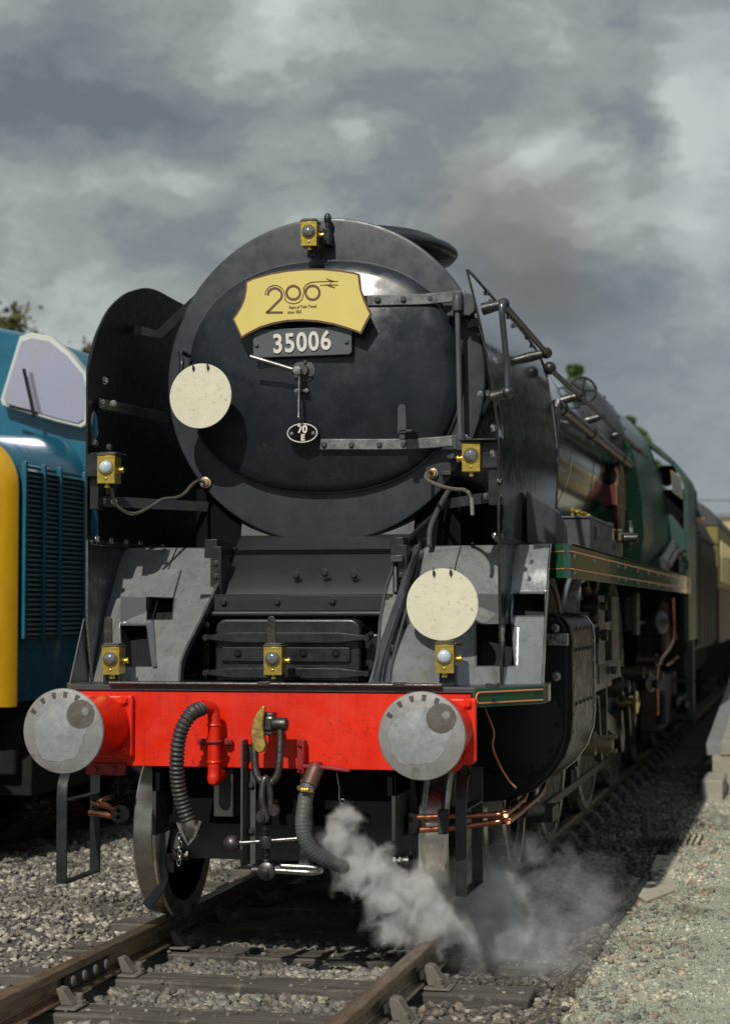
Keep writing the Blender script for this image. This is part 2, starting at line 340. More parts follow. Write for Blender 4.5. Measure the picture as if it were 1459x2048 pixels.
def link(name, me, parent=None, bevel=0, seg=2):
    o = bpy.data.objects.new(name, me); COL.objects.link(o)
    if parent is not None:
        o.parent = parent
        if parent.type == 'EMPTY' and parent.get('at'): o.matrix_parent_inverse = Matrix.Translation(-Vector(parent['at']))
    if bevel:
        b = o.modifiers.new('bevel', 'BEVEL'); b.width = bevel; b.segments = seg; b.limit_method = 'ANGLE'; b.angle_limit = R(40); b.harden_normals = False
    return o
def thing(name, label, cat, loc=(0, 0, 0), group=None, kind=None, world=True):
    o = bpy.data.objects.new(name, None); COL.objects.link(o); o.location = loc; o.empty_display_size = .2
    if world: o['at'] = list(loc)
    if label: o['label'] = label
    if cat: o['category'] = cat
    if group: o['group'] = group
    if kind: o['kind'] = kind
    return o
def tag(o, label, cat=None, group=None, kind=None):
    if label: o['label'] = label
    if cat: o['category'] = cat
    if group: o['group'] = group
    if kind: o['kind'] = kind
    return o
# bolts: one shared mesh per size and paint, each its own object
_b = {}
def bolt(parent, p, d, r=.014, m='dsteel', name='bolt'):
    key = (round(r, 4), m)
    if key not in _b:
        g = G(); g.lathe([(r*1.45, 0), (r*1.45, r*.25), (r*1.05, r*.3)], (0, 0, 0), (0, 0, 1), 12)
        g.lathe([(r*1.02, r*.25), (r*1.02, r*1.0), (r*.85, r*1.15)], (0, 0, 0), (0, 0, 1), 6)
        _b[key] = g.mesh('bolt', m)
    o = bpy.data.objects.new(name, _b[key]); COL.objects.link(o)
    x, y, z = basis(d)
    Mx = Matrix(((x[0], y[0], z[0], p[0]), (x[1], y[1], z[1], p[1]), (x[2], y[2], z[2], p[2]), (0, 0, 0, 1)))
    o.parent = parent
    if parent.type == 'EMPTY' and parent.get('at'): o.matrix_parent_inverse = Matrix.Translation(-Vector(parent['at']))
    o.matrix_basis = Mx
    return o
def text_mesh(body, size, depth, offset=0.0, spacing=1.0):
    c = bpy.data.curves.new('t', 'FONT'); c.body = body; c.size = size; c.extrude = depth; c.offset = offset; c.align_x = 'CENTER'; c.align_y = 'CENTER'; c.space_character = spacing
    o = bpy.data.objects.new('t', c); COL.objects.link(o)
    dg = bpy.context.evaluated_depsgraph_get(); me = bpy.data.meshes.new_from_object(o.evaluated_get(dg))
    bpy.data.objects.remove(o); return me
def text(name, body, size, p, parent, m, depth=.004, offset=0.0, sx=1.0, rot=0.0, spacing=1.0):
    """lettering facing the camera side (-Y), rot = tilt in the plane"""
    me = text_mesh(body, size, depth, offset, spacing); me.name = name; me.materials.clear(); me.materials.append(M[m])
    T = Matrix.Translation(Vector(p)) @ Matrix.Rotation(-rot, 4, 'Y') @ Matrix.Rotation(R(90), 4, 'X') @ Matrix.Diagonal((sx, 1, 1, 1))
    me.transform(T); return link(name, me, parent)
def disc_poly(cx, cz, r, n=24): return [(cx+r*math.cos(2*math.pi*k/n), cz+r*math.sin(2*math.pi*k/n)) for k in range(n)]
def pl(pts, Y): return [(A(x, y, Y=Y)[0], A(x, y, Y=Y)[2]) for x, y in pts]
# ================================================================== the steam engine
LOCO = thing('steam_locomotive', 'large black and green steam engine with smoke deflectors and red buffer beam', 'steam engine', (0, .6, 0))
RY, RZ, RR = 1.65, 2.888, .90          # smokebox front plane, centre height, radius
# smokebox barrel and front ring
g = G(); g.lathe([(RR-.035, 0), (RR-.035, 1.75)], (0, RY+.05, RZ), (0, 1, 0), 96)
SMB = g.build('smokebox', 'black', LOCO)
g = G(); g.lathe([(.40, .02), (RR-.02, 0), (RR-.006, .004), (RR, .016), (RR, .07), (RR-.01, .085), (RR-.04, .09)], (0, RY, RZ), (0, 1, 0), 128)
g.build('front_ring', 'ring', SMB, ang=25)
g = G()
for k in range(72):                       # rivet row round the barrel behind the ring
    a = 2*math.pi*k/72; g.ball((math.cos(a)*(RR-.035), RY+.16, RZ+math.sin(a)*(RR-.035)), .009, 6)
g.build('rivet_row', 'black', SMB)
# door
DA, DB, DE, DZ = .767, .633, 2.3, 2.905
def rho(x, z): return (abs(x/DA)**DE+abs((z-DZ)/DB)**DE)**(1/DE)
def doorY(x, z):
    q = min(rho(x, z), 1); return RY-.050-.125*(1-q*q)
rings = []
for q, dy in ((1.0, RY+.01), (1.0, RY-.030), (.992, RY-.044), (.975, RY-.052), (.955, None), (.9, None), (.82, None), (.7, None), (.55, None), (.4, None), (.25, None), (.1, None), (.01, None)):
    ring = []
    for k in range(112):
        a = 2*math.pi*k/112; c, s = math.cos(a), math.sin(a)
        e = 2/DE; x = DA*q*abs(c)**e*(1 if c >= 0 else -1); z = DZ+DB*q*abs(s)**e*(1 if s >= 0 else -1)
        ring.append((x, dy if dy is not None else RY-.050-.125*(1-q*q)-.003, z))
    rings.append(ring)
g = G(); g.loft(rings); DOOR = g.build('smokebox_door', 'door', LOCO, ang=50)
g = G(); pts = []
for k in range(113):
    a = 2*math.pi*k/112; c, s = math.cos(a), math.sin(a); e = 2/DE
    pts.append((DA*1.006*abs(c)**e*(1 if c >= 0 else -1), RY-.012, DZ+DB*1.006*abs(s)**e*(1 if s >= 0 else -1)))
g.tube(pts, .0095, 6); g.build('joint_ring', 'greyplate', DOOR)
# hinge straps
def hinge(pp, zoff, w):
    pts = []
    for (px, py, extra) in pp:
        x, _, z = A(px, py, Y=1.56); y = doorY(x, z)-.012-extra if rho(x, z) < 1 else RY-.062-extra
        x, _, z = A(px, py, Y=y); pts.append((x, y, z))
    g = G(); g.strap(pts, w, .022, (0, 0, 1), smooth=5); return g.build('hinge_strap', 'strapworn', DOOR, .004), pts
h1, P1 = hinge([(716, 602, 0), (760, 601, 0), (800, 600, 0), (840, 599, .002), (880, 596, .008), (905, 593, .02), (930, 591, .03)], 0, .058)
h2, P2 = hinge([(640, 889, 0), (700, 889, 0), (760, 889, 0), (820, 888, .002), (870, 885, .008), (900, 882, .02), (935, 880, .03)], 0, .058)
for h, ps in ((h1, ((755, 600), (806, 599), (860, 597))), (h2, ((648, 890), (702, 890), (758, 890), (806, 889)))):
    for px, py in ps:
        x, _, z = A(px, py, Y=1.5); y = doorY(x, z)-.022; x, _, z = A(px, py, Y=y); bolt(h, (x, y, z), (0, -1, 0), .014, 'greyplate', 'rivet')
for cy in (586, 872):
    x0 = A(905, cy, Y=1.53)[0]; x1 = A(948, cy, Y=1.53)[0]; z1 = A(905, cy, Y=1.53)[2]
    g = G(); g.prism([(x0, z1), (x1-.03, z1), (x1, z1-.03), (x1, z1-.10), (x1-.03, z1-.125), (x0+.02, z1-.115), (x0, z1-.09)], 'y', 1.545, 1.60)
    g.box(x0-.04, x1-.02, 1.56, RY+.02, z1-.12, z1-.10); g.box(x0+.0, x0+.05, 1.50, 1.60, z1-.075, z1+.005); hb = g.build('hinge_bracket', 'greyplate', LOCO, .006)
    for dx in (.035, .085): bolt(hb, (x0+dx-.04, 1.545, z1-.11), (0, -1, 0), .012, 'greyplate')
a0, a1 = A(914, 612, Y=1.52), A(920, 880, Y=1.52)
g = G(); g.tube([a0, a1], .0145, 14); hp = g.build('hinge_rod', 'plate', LOCO)
for q, s in ((a0, 1), (a1, -1)):
    g = G(); g.lathe([(.018, -.035), (.028, -.025), (.030, .03), (.024, .055)], q, (0, 0, s), 14); g.build('rod_boss', 'greyplate', hp)
# centre locking handles
hx, _, hz = A(604, 741, Y=1.45)
g = G(); g.lathe([(.062, 0), (.066, .008), (.062, .016), (.034, .02), (.030, .05)], (hx+.004, 1.482, hz), (0, -1, 0), 36)
hub = g.build('locking_boss', 'greyplate', DOOR)
for a in (80, 215, 330): bolt(hub, (hx+.004+.047*math.cos(R(a)), 1.467, hz+.047*math.sin(R(a))), (0, -1, 0), .012, 'greyplate')
hc = A(594, 741, Y=1.38)
g = G(); g.lathe([(.018, -.10), (.018, 0), (.026, .004), (.028, .03), (.022, .036), (.011, .037), (.011, .044)], (hc[0], 1.400, hc[2]), (0, -1, 0), 24); g.build('handle_spindle', 'steel', hub)
tip = A(500, 713, Y=1.355); g = G(); g.tube([(hc[0]-.01, 1.378, hc[2]+.002), tip], .009, 10, radii=lambda t: .013-.005*abs(t-.5)*1.2 if t < .9 else .012); g.build('handle', 'steel', hub)
tp2 = A(597, 834, Y=1.40); g = G(); g.tube([(hc[0]+.004, 1.41, hc[2]-.01), tp2], .009, 10, radii=lambda t: .0085); g.ball((tp2[0], tp2[1], tp2[2]), .0095, 10); g.build('handle', 'steel', hub)
c_ = A(604, 782, Y=1.45); g = G(); g.box(c_[0]-.035, c_[0]+.035, 1.435, 1.48, c_[2]-.007, c_[2]+.007); lug = g.build('stop_lug', 'greyplate', hub, .003)
for s in (-.028, .028): bolt(lug, (c_[0]+s, 1.435, c_[2]), (0, -1, 0), .008, 'steel')
# shed plate 70 E
sx, _, sz = A(604, 866, Y=1.445)
g = G(); g.loft([[(sx+.086*math.cos(a)*q, y, sz+.054*math.sin(a)*q) for a in [2*math.pi*k/40 for k in range(40)]] for q, y in ((1, 1.475), (1, 1.452), (.96, 1.449))]); SP = g.build('shed_plate', 'void', LOCO, .002)
g = G(); n_ = 40
g.tube([(sx+.082*math.cos(2*math.pi*k/n_), 1.449, sz+.050*math.sin(2*math.pi*k/n_)) for k in range(n_+1)], .0035, 6); g.build('plate_rim', 'white', SP)
text('lettering', '70', .058, (sx+.002, 1.444, sz+.019), SP, 'white', .002, .0022, .92, R(-2))
text('lettering', 'E', .046, (sx+.004, 1.444, sz-.026), SP, 'white', .002, .002, .95, R(-2))
for s in (-1, 1): bolt(SP, (sx+s*.06, 1.45, sz-.002), (0, -1, 0), .007, 'steel')
# smokebox number plate
NP = pl([(506, 660), (506, 712), (510, 716), (698, 709), (703, 704), (703, 652)], 1.435)
g = G(); g.prism(NP, 'y', 1.432, 1.447); NPL = g.build('number_plate', 'plate', LOCO, .003)
nx, _, nz = A(603.5, 686, Y=1.43)
text('number', '35006', .142, (nx, 1.4285, nz), NPL, 'white', .0045, .0032, .84, R(2.2), 1.12)
for px, py in ((513, 690), (693, 683)): x, _, z = A(px, py, Y=1.432); bolt(NPL, (x, 1.432, z), (0, -1, 0), .011, 'plate')
# brackets behind plate and headboard
g = G(); x0, z0 = A(615, 560, Y=1.42)[0], A(615, 560, Y=1.42)[2]
g.box(x0-.05, x0+.05, 1.413, 1.426, z0-.20, z0+.02); g.box(x0-.02, x0+.02, 1.40, 1.55, z0-.16, z0-.13); g.box(x0-.02, x0+.02, 1.40, 1.6, z0-.02, z0+.01)
for px in (540, 665):
    q = A(px, 690, Y=1.44); g.box(q[0]-.02, q[0]+.02, 1.447, doorY(q[0], q[2])+.01, q[2]-.02, q[2]+.02)
g.build('headboard_bracket', 'black', LOCO, .003)
# lamp brackets, spare lamp iron on the door
def lampiron(px, y0, y1, wpx, Y, par=None, m='dsteel'):
    a, b = A(px-wpx/2, y1, Y=Y), A(px+wpx/2, y0, Y=Y); w = (b[0]-a[0])/2; cx = (a[0]+b[0])/2
    poly = [(cx-w, a[2]), (cx+w, a[2])]+[(cx+w*.9*math.cos(t), b[2]-w*.9+w*.9*math.sin(t)) for t in [math.pi*k/8 for k in range(9)]]
    g = G(); g.prism(poly, 'y', Y, Y+.010); return g.build('lamp_iron', m, par or LOCO, .002)
li = lampiron(803, 808, 866, 18, 1.40, DOOR, 'greyplate')
q = A(810, 860, Y=1.42); g = G(); g.box(q[0]-.03, q[0]+.04, 1.40, 1.56, q[2]-.012, q[2]); g.box(q[0]-.032, q[0]+.0, 1.41, 1.45, q[2]-.05, q[2]-.01); g.build('iron_foot', 'greyplate', li, .003)
# disc bracket on left side of the door
q0 = A(378, 712, Y=1.56); q1 = A(364, 722, Y=1.36); q2 = A(361, 760, Y=1.35)
g = G(); g.tube([q0, (q0[0]-.01, 1.44, q0[2]+.006), q1, q2], .0125, 10, smooth=6); g.build('disc_bracket', 'black', DOOR)

# chimney
g = G(); g.loft([[(r*math.cos(a), 2.75+ry*math.sin(a), z) for a in [2*math.pi*k/72 for k in range(72)]] for r, ry, z in ((.40, .46, 3.60), (.40, .46, 3.68), (.44, .50, 3.72), (.52, .57, 3.735), (.548, .60, 3.765), (.548, .60, 3.79), (.52, .57, 3.815), (.46, .52, 3.83), (.43, .49, 3.86), (.40, .46, 3.872), (.36, .42, 3.86), (.34, .40, 3.70))], caps=False)
g.build('chimney', 'black', LOCO, ang=60)
# boiler, tapering back to the firebox
g = G(); BT = [(3.40, .875, 2.86), (3.44, .895, 2.85), (6.0, .905, 2.83), (8.4, .935, 2.81), (11.75, .935, 2.82)]
g.loft([[(r*math.cos(a), y, z+r*math.sin(a)) for a in [2*math.pi*k/96 for k in range(96)]] for y, r, z in BT]); BOI = g.build('boiler', 'boiler', LOCO, ang=20)
for y in (3.44, 4.35, 5.6, 7.0, 9.0, 10.2):
    r = fint(y, [b[0] for b in BT], [b[1] for b in BT])+.003; z = fint(y, [b[0] for b in BT], [b[2] for b in BT])
    g = G(); g.lathe([(r-.01, -.03), (r, -.028), (r, .028), (r-.01, .03)], (0, y, z), (0, 1, 0), 96); g.build('boiler_band', 'boiler', BOI)
# top feed cover with bolts and hand wheel
g = G(); rings = []
for y, k in ((7.84, .2), (7.87, .62), (7.94, .86), (8.05, .98), (8.2, 1), (8.8, 1), (8.95, .8)):
    pf_ = lambda a: .91+.17*k*math.sin(math.pi*min(max((a-36)/46, 0), 1))**.55
    rings.append([(pf_(a)*math.sin(R(a)), y, 2.84+pf_(a)*math.cos(R(a))) for a in lins(36, 82, 26)]+[(.80*math.sin(R(a)), y, 2.84+.80*math.cos(R(a))) for a in lins(82, 36, 26)])
g.loft(rings); TF = g.build('top_feed_cover', 'greyplate', BOI, ang=50)
for a in lins(44, 74, 6): d = (math.sin(R(a)), 0, math.cos(R(a))); bolt(TF, (1.07*d[0], 8.80, 2.84+1.07*d[2]), d, .014, 'dsteel')
wc = Vector(A(1163, 781, Y=7.3)); g = G(); ax = Vector((.3, -1, .25)).normalized(); x, y, z = basis(ax)
g.tube([wc+.115*(math.cos(t)*x+math.sin(t)*y) for t in [2*math.pi*k/28 for k in range(29)]], .011, 8)
for k in range(5): t = 2*math.pi*k/5; g.tube([wc, wc+.115*(math.cos(t)*x+math.sin(t)*y)], .009, 6)
g.tube([wc, wc-ax*.22], .016, 8); HWL = g.build('hand_wheel', 'black', BOI)
g = G(); g.tube([wc-ax*.05, wc-ax*.42-Vector((.1, 0, .18))], .05, 12); g.build('wheel_valve', 'greyplate', BOI)
# handrail along boiler, stanchions
hr = [A(px, py, X=1.04-.0*i) for i, (px, py) in enumerate(((1099, 737), (1157, 791), (1203, 832), (1240, 867), (1278, 901), (1299, 926)))]
zr = float(np.mean([q[2] for q in hr])); 
def on(px, X, Z): return A(px, 0, X=X)[1]
g = G(); g.tube([(q[0], q[1], q[2]) for q in hr]+[(1.04, 11.7, hr[-1][2])], .017, 10); HR = g.build('handrail', 'dsteel', LOCO)
g = G(); g.ball((hr[0][0], hr[0][1]-.02, hr[0][2]), .042, 12); g.build('rail_knob', 'black', HR)
for i, q in enumerate(hr[1:] + [(1.04, 11.6, hr[-1][2])]):
    b0 = Vector((q[0]-.125, q[1], q[2]-.035))
    b1 = Vector(q); g = G(); g.tube([b0, b1], .02, 10, radii=lambda t: .034-.016*t if t < .9 else .026); g.ball(b1, .027, 10); g.build('rail_stanchion', 'dsteel', HR)
# long pipe under the handrail (ejector pipe)
ep = [A(px, py, X=1.03) for px, py in ((1121, 818), (1180, 866), (1240, 915), (1290, 957))]
g = G(); g.tube([(1.0, ep[0][1]-.35, ep[0][2]-.30), (1.02, ep[0][1]-.2, ep[0][2]-.03)]+ep+[(1.03, 11.7, ep[-1][2]-.03)], .042, 12, smooth=4); EP = g.build('ejector_pipe', 'dsteel', LOCO)
for q in ep: g = G(); g.lathe([(.052, -.03), (.052, .03)], q, (0, 1, 0), 14); g.build('pipe_coupling', 'dsteel', EP)
g = G(); g.tube([(1.0, ep[0][1]-.30, ep[0][2]-.05), (1.0, ep[0][1]-.34, ep[0][2]-.40), (.95, ep[0][1]-.2, ep[0][2]-.55)], .055, 12, smooth=4); g.build('pipe_elbow', 'greyplate', EP)

# nameplate: round badge with wing plates on the boiler side
NC = Vector(A(1229, 984, X=1.03)); NC = Vector((.975, 8.35, 2.60))
g = G(); g.lathe([(.335, 0), (.335, .02), (.31, .026)], NC, (1, 0, 0), 40); NMP = g.build('name_plate', 'nred', LOCO, .002)
g = G()
for rr in (.325, .24, .10): g.tube([NC+Vector((.028, rr*math.cos(t), rr*math.sin(t))) for t in [2*math.pi*k/40 for k in range(41)]], .008, 6)
g.build('badge_rim', 'brassdull', NMP)
g = G(); g.box(NC.x-.10, NC.x+.03, NC.y-.42, NC.y+.42, NC.z-.085, NC.z+.085); w_ = g.build('name_wing', 'nred', NMP, .004)
g = G()
g.tube([(NC.x+.03, NC.y+a_, NC.z+b_) for a_, b_ in ((-.42, -.085), (.42, -.085), (.42, .085), (-.42, .085), (-.42, -.085))], .006, 6)
g.build('wing_rim', 'brassdull', w_)
g = G(); g.box(NC.x+.022, NC.x+.034, NC.y-.05, NC.y+.05, NC.z-.28, NC.z+.28); g.build('badge_flag', 'brassdull', NMP, .004)

# running plate (footplate) over the beam with chamfered corners
XO, ZF = 1.285, 1.25
pts = [(-1.02, .55), (1.02, .55), (XO, 1.0), (XO, 1.35), (-1.13, 1.35), (-1.13, .74)]
g = G(); g.prism(pts, 'z', ZF-.028, ZF); FP = g.build('footplate', 'greyplate', LOCO, .004)
for s in (1,):
    g = G(); P = [(s*1.02, .545), (s*(XO+.004), .995), (s*(XO+.004), 1.30)]
    g.loft([[(x, y, z) for z in (ZF-.005,)]+[(x, y, ZF-.095)]+[(x-s*.012, y+.006, ZF-.095), (x-s*.012, y+.006, ZF-.005)] for x, y in P]); fv = g.build('corner_valance', 'green' if s > 0 else 'greyplate', FP, .002)
    if s < 0: continue
    a, b = Vector((s*1.025, .541, 0)), Vector((s*(XO+.008), .991, 0)); d = (b-a).normalized()
    zt, zb = ZF-.024, ZF-.076; L = (b-a).length
    loop = [a+d*(.03)+Vector((0, 0, zt)), a+d*(L-.008)+Vector((0, 0, zt))]; loop2 = [a+d*(.03)+Vector((0, 0, zb)), a+d*(L-.008)+Vector((0, 0, zb))]
    arc = [a+d*(.03-.026*math.sin(t))+Vector((0, 0, (zt+zb)/2+.026*math.cos(t))) for t in [math.pi*k/6 for k in range(7)]]
    g = G(); g.tube(loop[::-1]+arc[1:-1]+loop2, .0042, 6); g.build('lining', 'orange', fv)
g = G(); r0 = A(222, 1378, Y=.56); r1 = A(885, 1380, Y=.56); g.tube([(r0[0], .535, ZF+.008), (-.2, .535, ZF+.008), (.3, .535, ZF+.008), (r1[0], .535, ZF+.008)], .012, 10); g.build('conduit', 'dsteel', FP)
for px in (530, 800, 985):
    q = A(px, 1376, Y=.56); g = G(); g.box(q[0]-.03, q[0]+.03, .522, .58, ZF, ZF+.022); g.build('conduit_clip', 'dsteel', FP, .003)
# buffer beam
g = G(); g.prism([(-1.0, ZF-.03), (1.0, ZF-.03), (1.0, .93), (.93, .846), (-.93, .846), (-1.0, .93)], 'y', .56, .60); BEAM = g.build('buffer_beam', 'red', LOCO, .004)
for px, py in ((265, 1392), (300, 1392)): pass
# buffers
def buffer(sx):
    g = G(); g.prism([(sx-.175, 1.20), (sx+.165, 1.20), (sx+.165, .90), (sx+.145, .88), (sx-.155, .88), (sx-.175, .90)], 'y', .522, .558); bb = g.build('buffer', 'red', LOCO, .012, seg=3)
    for dx, dz in ((-.135, .13), (.125, .13), (-.135, -.125), (.125, -.125)): bolt(bb, (sx+dx, .522, 1.05+dz-.005), (0, -1, 0), .019, 'red')
    g = G(); g.lathe([(.150, 0), (.150, .06), (.145, .10), (.128, .20), (.118, .30), (.118, .34), (.10, .345)], (sx, .524, 1.05), (0, -1, 0), 48); hs = g.build('buffer_housing', 'red', bb)
    g = G(); g.lathe([(.092, 0), (.092, .17)], (sx, .21, 1.05), (0, -1, 0), 36); g.build('buffer_shank', 'dsteel', bb)
    g = G(); pr = [(.08, .0), (.10, .030), (.190, .040), (.200, .046), (.2025, .056), (.199, .064)]+[(r, .064+.022*(1-(r/.199)**2)) for r in (.19, .17, .14, .10, .06, .02, .0)]
    g.lathe(pr, (sx, .078, 1.05), (0, -1, 0), 72); hd = g.build('buffer_head', 'buff', bb, ang=30)
    fy = lambda r: .078-.064-.022*(1-(r/.199)**2)-.0008
    for a in (58, 78, 97, 117, 140):       # dark rub marks round the top rim
        g = G(); a += 8; v = []
        for aa, r in ((-3, .160), (3, .160), (3.4, .188), (-3.4, .188)): t = R(a+aa); v.append((sx+r*math.cos(t), fy(r)-.0012, 1.05+r*math.sin(t)))
        g.add(v, [(0, 1, 2, 3)]); g.build('rub_mark', 'oxide2', hd)
    g = G(); n = 40; v = [(sx-.01, fy(.012)-.0006, 1.05-.005)]
    for q_ in (.5, 1):
        for k in range(n):
            t = 2*math.pi*k/n; rr = q_*(.135+.010*math.sin(2*t+sx)+.006*math.sin(5*t)+.004*math.sin(11*t)); x, z = sx-.01+rr*math.cos(t), 1.045+rr*math.sin(t); v.append((x, fy(math.hypot(x-sx, z-1.05))-.0006, z))
    g.add(v, [(0, 1+k, 1+(k+1) % n) for k in range(n)]+[(1+k, 1+n+k, 1+n+(k+1) % n, 1+(k+1) % n) for k in range(n)]); g.build('worn_centre', 'buffblue', hd)
    g = G(); c0 = (sx+.092, 1.05+.082); n = 28; v = [(c0[0], fy(math.hypot(c0[0]-sx, c0[1]-1.05))-.0012, c0[1])]
    for k in range(n):
        rr = .068*(1+.012*math.sin(3*k+sx)); x, z = c0[0]+rr*math.cos(2*math.pi*k/n), c0[1]+rr*math.sin(2*math.pi*k/n); r = math.hypot(x-sx, z-1.05)
        if r > .196: x = sx+(x-sx)*.196/r; z = 1.05+(z-1.05)*.196/r; r = .196
        v.append((x, fy(r)-.0012, z))
    g.add(v, [(0, 1+k, 1+(k+1) % n) for k in range(n)]); g.build('grease_patch', 'grease', hd)
    q = (sx+.115, 1.05+.095); g = G(); g.lathe([(.020, 0), (.020, .002), (.0, .003)], (q[0], fy(math.hypot(q[0]-sx, q[1]-1.05))-.001, q[1]), (0, -1, 0), 12); g.build('wear_spot', 'buff', hd)
    return bb
BL = buffer(-.865); BR = buffer(.865)
g = G(); q = A(222, 1520, Y=.53); g.box(-.95, -.74, .535, .558, .80, .862); kk = g.build('lower_bracket', 'darkred', BL, .008)
for dx in (-.90, -.80): bolt(kk, (dx, .535, .832), (0, -1, 0), .016, 'darkred')
# casting lettering stub on left housing
# brake pipe stand and hose (train vacuum)
def P3(px, py, Y): return A(px, py, Y=Y)
g = G(); sp = [P3(428, 1560, .47), P3(428, 1545, .47), P3(428, 1500, .47), P3(428, 1440, .47), P3(424, 1418, .46), P3(404, 1414, .40)]
g.tube([P3(442, 1548, .55)]+sp, .031, 16, smooth=5); VP_ = g.build('vacuum_standpipe', 'red', LOCO)
for px, py, d in ((428, 1524, (0, 0, 1)), (428, 1450, (0, 0, 1)), (404, 1414, (1, 0, 0))):
    g = G(); g.lathe([(.033, -.006), (.036, 0), (.033, .006)], P3(px, py, .47 if d[2] else .40), d, 20); g.build('pipe_collar', 'red', VP_)
a, b = P3(395, 1476, .53), P3(464, 1490, .53); g = G(); g.box(a[0], b[0], .524, .545, b[2], a[2]-.003); c_ = P3(428, 1483, .47)
g.tube([(c_[0]+.036*math.cos(t), c_[1]+.0-.036*math.sin(t), c_[2]) for t in [math.pi*k/10 for k in range(11)]], .009, 8); cl_ = g.build('pipe_clamp', 'darkred', VP_, .003)
for px in (404, 454): q = P3(px, 1484, .52); bolt(cl_, (q[0], .524, q[2]), (0, -1, 0), .013, 'darkred')
hose = [P3(404, 1416, .40), P3(382, 1428, .33), P3(362, 1462, .30), P3(354, 1510, .30), P3(356, 1565, .33), P3(366, 1610, .36), P3(381, 1652, .38)]
HP = crom(hose, 26); Ls = [0]
for i in range(1, len(HP)): Ls.append(Ls[-1]+(HP[i]-HP[i-1]).length)
Lh = Ls[-1]; nr = 30; g = G(); per = Lh/nr
NP_ = nr*6; PP = []
for k in range(NP_+1):
    d = Lh*k/NP_; j = max(1, int(np.searchsorted(Ls, d))); j = min(j, len(HP)-1); t = (d-Ls[j-1])/max(Ls[j]-Ls[j-1], 1e-9); PP.append(HP[j-1].lerp(HP[j], t))
g.tube(PP, .036, 16, radii=lambda t: 0.0345+.0042*math.sin(t*nr*2*math.pi)); HOSE = g.build('vacuum_hose', 'rubber', LOCO, ang=80)
e0 = PP[-1]; d0 = (PP[-1]-PP[-8]).normalized()
g = G(); g.lathe([(.044, -.03), (.046, -.02), (.046, .02), (.030, .045), (.026, .06)], e0, d0, 20)
g.strap([e0+Vector((-.055, -.03, .02)), e0+Vector((-.02, -.03, -.05)), e0+Vector((.0, -.03, -.085)), e0+Vector((.03, -.03, -.05)), e0+Vector((.062, -.03, .03))], .02, .014, (0, 1, 0)); g.build('hose_coupling', 'steel', HOSE)
c0 = e0+Vector((-.048, -.02, .0)); k_ = 0
g = G()
for k in range(9):
    cc = c0+Vector((.004*math.sin(k*2.1), 0, -.022*k)); ax = Vector((1, 0, 0)) if k % 2 else Vector((0, 1, 0))
    x, y, z = basis(ax); g.tube([cc+.009*math.cos(t)*x*(1 if abs(x.z) < .5 else 1.6)+.009*math.sin(t)*y*(1 if abs(y.z) < .5 else 1.6) for t in [2*math.pi*j/10 for j in range(11)]], .0028, 5)
g.build('safety_chain', 'steel', HOSE)
# steam heating hose on the right
g = G(); a = P3(604, 1480, .545); g.box(a[0]-.022, a[0]+.018, .53, .555, a[2]-.16, a[2]+.0); g.box(a[0]+.012, a[0]+.022, .49, .555, a[2]-.16, a[2]); sb = g.build('hose_bracket', 'darkred', LOCO, .003)
for py in (1486, 1533): q = P3(603, py, .53); bolt(sb, (q[0], .53, q[2]), (0, -1, 0), .017, 'darkred')
g = G(); a, b = P3(607, 1532, .46), P3(700, 1541, .46); g.strap([a, P3(640, 1533, .46), b], .014, .05, (0, 0, 1)); q = P3(632, 1532, .46); g.lathe([(.030, -.02), (.034, 0), (.028, .02)], q, (0, 0, 1), 16); g.build('cock_handle', 'darkred', LOCO, .003)
sh = [P3(628, 1542, .46), P3(618, 1565, .43), P3(610, 1600, .40), P3(605, 1640, .38), P3(608, 1672, .38), P3(622, 1698, .40), P3(648, 1718, .45), P3(690, 1735, .55)]
g = G(); g.tube([P3(634, 1532, .47), P3(626, 1550, .45), P3(617, 1572, .42)], .041, 14, smooth=4); g.build('hose_union', 'copperold', LOCO)
SHp = crom(sh[2:], 14); g = G(); g.tube([sh[1]]+SHp, .036, 14, radii=lambda t: .036+.0016*math.sin(t*150)); SHS = g.build('heating_hose', 'grhose', LOCO, ang=70)
g = G(); q = Vector(P3(611, 1578, .405)); g.lathe([(.043, -.008), (.044, 0), (.043, .008)], q, (.2, 0, 1), 18)
for s in (-.012, .0, .012): g.lathe([(.009, 0), (.009, .02), (.006, .022)], q+Vector((s+.01, -.042, 0)), (0, -1, 0), 8)
g.build('hose_clip', 'brass', SHS)
g = G(); g.tube([P3(673, 1545, .5), P3(678, 1575, .5), P3(678, 1600, .5)], .0025, 5); q = Vector(P3(684, 1603, .5)); g.tube([q+Vector((.012*math.cos(t), 0, .012*math.sin(t))) for t in [2*math.pi*j/12 for j in range(13)]], .0022, 5); g.build('hanging_chain', 'steel', LOCO)
q = Vector(P3(690, 1588, 1.0)); g = G(); g.tube([q, q+Vector((.06, .25, .02))], .03, 14); g.build('drain_pipe_end', 'copperold', LOCO)

